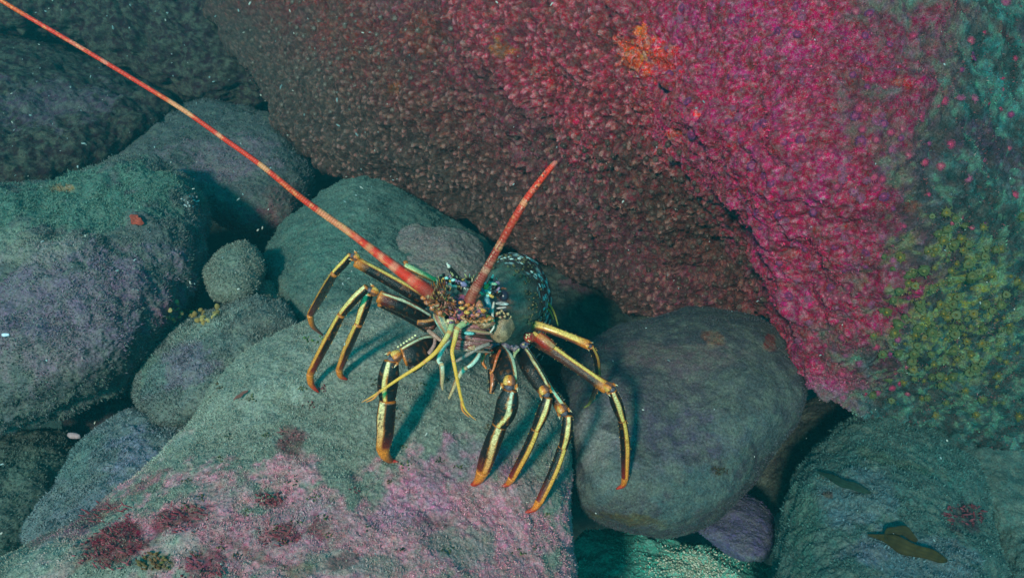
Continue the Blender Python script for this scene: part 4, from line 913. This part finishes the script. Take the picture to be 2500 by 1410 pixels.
pink = [anemone_mesh('jewel_anemone', 0.0072, (0.40, 0.03, 0.08), (0.38, 0.035, 0.12), (0.75, 0.05, 0.18), nt=26, seed=1), anemone_mesh('jewel_anemone', 0.0076, (0.30, 0.03, 0.11), (0.22, 0.04, 0.18), (0.5, 0.05, 0.2), nt=26, seed=2),
        anemone_mesh('jewel_anemone', 0.0068, (0.38, 0.04, 0.09), (0.42, 0.08, 0.14), (0.7, 0.2, 0.24), nt=24, seed=3), anemone_mesh('jewel_anemone', 0.008, (0.30, 0.06, 0.12), (0.36, 0.10, 0.2), (0.4, 0.06, 0.2), nt=22, seed=9)]
LPINK = ['pink jewel anemone with a bright magenta centre on the rock wall', 'violet rimmed jewel anemone on the magenta part of the rock wall', 'crimson jewel anemone with a pale red centre on the rock wall', 'dull rose jewel anemone with a dark centre on the rock wall']
def fpink(x, y):
    return (x > edge_x(y) + 15) * (1.0 if x < 2180 else 0.35) * (y < 1000 - max(0, 2000 - x) * 0.3) * (0 if (x > 2220 and y > 560) else 1)
scatter(pink, 'wall', poisson(290, fpink, 17, 1560, 2480, 5, 980, 3), LPINK, 'anemone', 'pink jewel anemones on the rock wall', .35, 1.0)
yell = [anemone_mesh('cup_coral', 0.0068, (0.12, 0.12, 0.03), (0.22, 0.17, 0.03), (0.40, 0.25, 0.03), nt=7, cup=.7, seed=4), anemone_mesh('cup_coral', 0.0075, (0.09, 0.12, 0.04), (0.12, 0.16, 0.06), (0.20, 0.19, 0.06), nt=6, cup=.8, seed=5)]
LYEL = ['small yellow cup coral with an amber centre on the green part of the wall', 'small greenish yellow cup coral on the green part of the wall']
def fyel(x, y): return math.exp(-(((x - 2320) / 130) ** 2 + ((y - 770) / 170) ** 2))
scatter(yell, 'wall', poisson(150, fyel, 15, 2080, 2495, 520, 1030, 4), LYEL, 'coral', 'yellow cup corals on the rock wall', .55, 1.45)
brn = [anemone_mesh('closed_polyp', 0.0065, (0.11, 0.05, 0.035), (0.15, 0.08, 0.06), (0.22, 0.14, 0.12), nt=7, cup=.9, seed=6), anemone_mesh('closed_polyp', 0.0065, (0.08, 0.035, 0.025), (0.11, 0.055, 0.04), (0.26, 0.17, 0.16), nt=6, cup=1.0, seed=7)]
def fbr(x, y):
    e = edge_x(y) - x
    return (e > 20) * (e < 420) * (y > 330) * (1 if (y - 560) < (x - 1150) * 0.45 + 60 else 0)
scatter(brn, 'wall', poisson(240, fbr, 17, 1150, 1880, 330, 790, 5), ['closed fawn polyp on the lower brown part of the rock wall', 'closed dark brown polyp with a pale tip on the brown part of the wall'], 'polyp', 'closed brown polyps on the rock wall', .7, 1.2)
def fgr(x, y): return math.exp(-(((x - 780) / 160) ** 2 + ((y - 110) / 110) ** 2))
gry = [anemone_mesh('pale_polyp', 0.007, (0.22, 0.13, 0.10), (0.28, 0.19, 0.16), (0.46, 0.36, 0.34), nt=7, cup=.8, seed=8)]
scatter(gry, 'wall', poisson(90, fgr, 16, 560, 1150, 5, 420, 6), ['pale grey polyp on the dark upper left shoulder of the rock wall'], 'polyp', 'pale polyps on the wall shoulder', .6, 1.2)

def frond(name, pts, col, label, cat='seaweed', wave=0.22, key=None, group=None, curl=2.3):
    mb = MB(); c0 = np.array(col)
    tube(mb, pts, lambda T, A: mixc(c0 * 0.75, c0 * 1.25, (0.5 + 0.5 * np.sin(A * 9 + T * 3)) * (0.4 + 0.6 * np.abs(np.sin(T * 23)))), n=20, k=50, flat=0.10, bumps=lambda T, A: 1 + wave * np.sin(T * curl * 6 + np.sign(np.sin(A)) * 2), cap=0.05)
    o = mb.build(name, M_LEAF); tag(o, label, cat, group); return o
def on(key, x, y, up=0.004): return hit(key, x, y)[0] - up
L = LOWK = 'lowright'
frond('kelp_blade', [(2118, 1304, on(L, 2120, 1306, .010), 4), (2152, 1312, on(L, 2152, 1312, .012), 16), (2200, 1328, on(L, 2200, 1328, .016), 36), (2250, 1348, on(L, 2250, 1348, .016), 30), (2290, 1360, on(L, 2290, 1360, .012), 22), (2314, 1368, on(L, 2312, 1366, .008), 8)], (0.030, 0.024, 0.006), 'largest olive brown kelp blade lying on the lower right boulder')
frond('kelp_blade', [(2160, 1318, on(L, 2160, 1318, .014), 6), (2176, 1298, on(L, 2176, 1298, .02), 22), (2206, 1296, on(L, 2206, 1296, .022), 24), (2240, 1320, on(L, 2240, 1320, .016), 10)], (0.022, 0.020, 0.006), 'short torn kelp piece against the upper side of the largest kelp blade')
frond('kelp_blade', [(1995, 1150, on(L, 2000, 1150, .02), 4), (2040, 1170, on(L, 2040, 1170, .02), 17), (2085, 1188, on(L, 2085, 1188, .02), 20), (2128, 1202, on(L, 2128, 1202, .015), 5)], (0.012, 0.03, 0.022), 'narrow dark green blade on top of the lower right boulder')
frond('seaweed_scrap', [(318, 524, on('left', 318, 524, .01), 6), (328, 534, on('left', 328, 534, .012), 22), (338, 541, on('left', 338, 541, .012), 20), (352, 545, on('left', 352, 545, .008), 3)], (0.32, 0.05, 0.03), 'small red seaweed scrap on top of the big purplish boulder')
frond('seaweed_scrap', [(570, 975, on('front', 570, 975, .006), 3), (588, 963, on('front', 588, 963, .01), 9), (606, 952, on('front', 606, 952, .008), 3)], (0.16, 0.06, 0.05), 'tiny dark red seaweed scrap on the upper left of the front boulder')

def tuft(name, key, px, py, n, size, width, col, label, col2=None, seed=0, spread=1.0, flat=0.25, cat='seaweed', group=None, el=1.0):
    g = random.Random(seed); mb = MB(); col = np.array(col); col2 = np.array(col2) if col2 is not None else col
    for i in range(n):
        a = g.uniform(0, 6.28); r = g.random() ** 0.5 * size * spread
        x = px + r * math.cos(a) * 1.5 * el; y = py + r * math.sin(a) * 0.8
        h = hit(key, x, y)
        if h is None: continue
        d = h[0]
        if abs(d - hit(key, px, py)[0]) > 0.12: continue
        a2 = g.gauss(2.5, 1.0); L_ = min(size, 34) * g.uniform(.3, .8)
        dx, dy = L_ * math.cos(a2), L_ * math.sin(a2) * .7 - size * .12
        c = mixc(col, col2, np.array(g.random())) * g.uniform(.7, 1.25)
        tube(mb, [(x, y, d + 0.003, width * .5), (x + dx * .4, y + dy * .4, d - 0.002, width), (x + dx * .8, y + dy * .8, d - g.uniform(.0, .006), width * .8), (x + dx, y + dy, d - g.uniform(0, .004), 1.5)], c, n=6, k=8, flat=flat, cap=0)
    if mb.n == 0: return
    o = mb.build(name, M_LEAF); tag(o, label, cat, group); return o
RA = (0.20, 0.025, 0.035); RB = (0.28, 0.07, 0.09)
tuft('red_seaweed', 'front', 268, 1345, 90, 60, 4, RA, 'largest dark red seaweed clump at the lower left of the front boulder', RB, 1)
tuft('red_seaweed', 'front', 452, 1265, 50, 44, 3.6, RA, 'dark red seaweed clump up and right of the largest one', RB, 2)
tuft('red_seaweed', 'front', 250, 1248, 60, 34, 3.5, RA, 'wispy red seaweed strip above the largest clump', RB, 3, el=1.7)
tuft('red_seaweed', 'front', 690, 1305, 36, 38, 3.4, RA, 'red seaweed clump in the middle of the pink area', RB, 4)
tuft('red_seaweed', 'front', 712, 1068, 30, 24, 3.4, (0.2, 0.05, 0.06), 'dull red triangular seaweed clump in the middle of the grey area', (0.26, 0.12, 0.12), 5)
tuft('red_seaweed', 'front', 500, 1392, 40, 40, 3.5, RA, 'red seaweed clump cut by the bottom edge of the photo', RB, 6)
tuft('red_seaweed', 'front', 662, 1216, 60, 22, 4, RA, 'small red seaweed clump at the top of the pink area', RB, 7)
tuft('red_seaweed', 'lowright', 2360, 1256, 120, 34, 5, (0.10, 0.02, 0.03), 'dark maroon seaweed on the right shoulder of the lower right boulder', (0.14, 0.04, 0.05), 8)
tuft('brown_seaweed', 'mid', 500, 765, 40, 26, 14, (0.28, 0.17, 0.05), 'yellow brown fan seaweed between the purplish boulder and the fuzzy stone', (0.35, 0.26, 0.09), 9)
tuft('brown_seaweed', 'left', 440, 765, 40, 26, 13, (0.22, 0.15, 0.06), 'olive brown fan seaweed on the lower right flank of the big purplish boulder', (0.3, 0.22, 0.09), 10)
tuft('brown_seaweed', 'front', 380, 1372, 50, 26, 7, (0.12, 0.10, 0.03), 'olive seaweed clump right of the largest red clump', (0.16, 0.06, 0.03), 11)
tuft('green_seaweed', 'front', 770, 826, 10, 16, 6, (0.08, 0.14, 0.04), 'little green seaweed sprig beside the left lobster foot', None, 12)
tuft('white_hydroid', 'left', 465, 492, 30, 16, 4, (0.55, 0.6, 0.6), 'white feathery hydroid on the top right of the big purplish boulder', None, 13, cat='hydroid')
def crust(name, cx, cy, rx, ry, n, col, label, seed):
    g = random.Random(seed); mb = MB(); n0 = hit('wall', cx, cy)[0]
    for i in range(n):
        a = g.uniform(0, 6.28); r = g.random() ** .6; x = cx + rx * r * math.cos(a); y = cy + ry * r * math.sin(a)
        w_ = g.uniform(.25, .6) * rx * (1.2 - r); lump(mb, x, y, hit('wall', x, y)[0] + 0.002, w_ * 2, w_ * g.uniform(1.0, 2.2), np.array(col) * g.uniform(.7, 1.2), .22, g.uniform(0, 180), .45, np.array(col) * .5, i, 20)
    tag(mb.build(name, M_ROCK), label, 'sponge')
crust('orange_sponge', 1550, 140, 40, 48, 26, (0.55, 0.075, 0.015), 'orange red encrusting sponge patch near the top middle of the wall', 14)
crust('red_sponge', 1322, 182, 32, 34, 18, (0.36, 0.01, 0.03), 'crimson encrusting sponge patch on the wall left of the orange sponge', 15)
tuft('red_seaweed', 'right', 1758, 1148, 24, 14, 5, (0.05, 0.035, 0.02), 'small dark brown tuft low on the smooth grey boulder', None, 16)
# small dark seaweed specks on the front boulder
g = random.Random(9)
for (x, y) in poisson(46, lambda x, y: 1.0 if y > 820 + abs(x - 850) * .25 else 0, 40, 420, 1370, 800, 1400, 12):
    tuft('seaweed_speck', 'front', x, y, 9, g.uniform(7, 13), 4, g.choice([(0.10, 0.11, 0.04), (0.13, 0.09, 0.04), (0.22, 0.05, 0.06), (0.07, 0.08, 0.05)]), 'tiny dark seaweed speck growing on the front boulder', None, int(x), group='seaweed specks on the front boulder')

# shell gravel in the gap at the bottom, one object
mb = MB(); g = random.Random(4)
for i in range(900):
    x = g.gauss(1690, 55); y = g.gauss(1385, 30)
    h = hit('flat', x, y)
    if h is None: continue
    s_ = g.uniform(3, 8); lump(mb, x, y, h[0] - 0.002, s_, s_ * .7, np.array(g.choice([(0.5, 0.52, 0.42), (0.35, 0.4, 0.3), (0.6, 0.6, 0.5), (0.25, 0.3, 0.22)])), .6, g.uniform(0, 180), .4, None, i, 6)
tag(mb.build('gravel', M_FLECK), kind='stuff')
# drifting particles, one object
mb = MB(); g = random.Random(8)
for i in range(300):
    if i % 2: x = g.uniform(-50, 1000); y = g.uniform(-20, 720)
    else: x = g.uniform(-50, 2550); y = g.uniform(-20, 1430)
    h = hit_any(x, y) if True else None
    dmax = (h[0] if h else 2.6) - 0.03; d = g.uniform(0.75, 1.0) * dmax
    s_ = g.choice([2.2, 2.8, 3.5, 3.5, 5, 7]) * (1.0 if d > 1 else 0.7)
    lump(mb, x, y, d, s_ * g.uniform(1, 2.0), s_ * .7, np.array(g.choice([(0.32, 0.36, 0.36), (0.2, 0.26, 0.26), (0.5, 0.45, 0.4)])), .6, g.uniform(0, 180), .4, None, i, 6)
lump(mb, 180, 1063, 1.2, 34, 16, (0.35, 0.2, 0.2), .5, -10, .2); lump(mb, 13, 817, 1.2, 20, 9, (0.6, 0.65, 0.75), .5, 0, .3)
tag(mb.build('drifting_specks', M_FLECK), kind='stuff')

# ------------------------------------------------------------------ haze of the sea water
def box(name, x0, x1, y0, y1, z0, z1):
    V = [(x, y, z) for x in (x0, x1) for y in (y0, y1) for z in (z0, z1)]
    F = [(0, 1, 3, 2), (4, 6, 7, 5), (0, 4, 5, 1), (2, 3, 7, 6), (0, 2, 6, 4), (1, 5, 7, 3)]
    me = bpy.data.meshes.new(name); me.from_pydata(V, [], F); me.update()
    o = bpy.data.objects.new(name, me); COL.objects.link(o); return o
hz = box('haze', -62, 62, -61, 65, -1.6, 1.92); tag(hz, kind='stuff')
m = bpy.data.materials.new('sea_water'); m.use_nodes = True; t = m.node_tree; t.nodes.clear()
pv = t.nodes.new('ShaderNodeVolumePrincipled'); out = t.nodes.new('ShaderNodeOutputMaterial')
pv.inputs['Color'].default_value = (0.022, 0.138, 0.160, 1)
pv.inputs['Density'].default_value = 0.19
pv.inputs['Absorption Color'].default_value = (0.02, 0.55, 0.58, 1)
pv.inputs['Anisotropy'].default_value = 0.3
t.links.new(pv.outputs[0], out.inputs['Volume']); hz.data.materials.append(m)
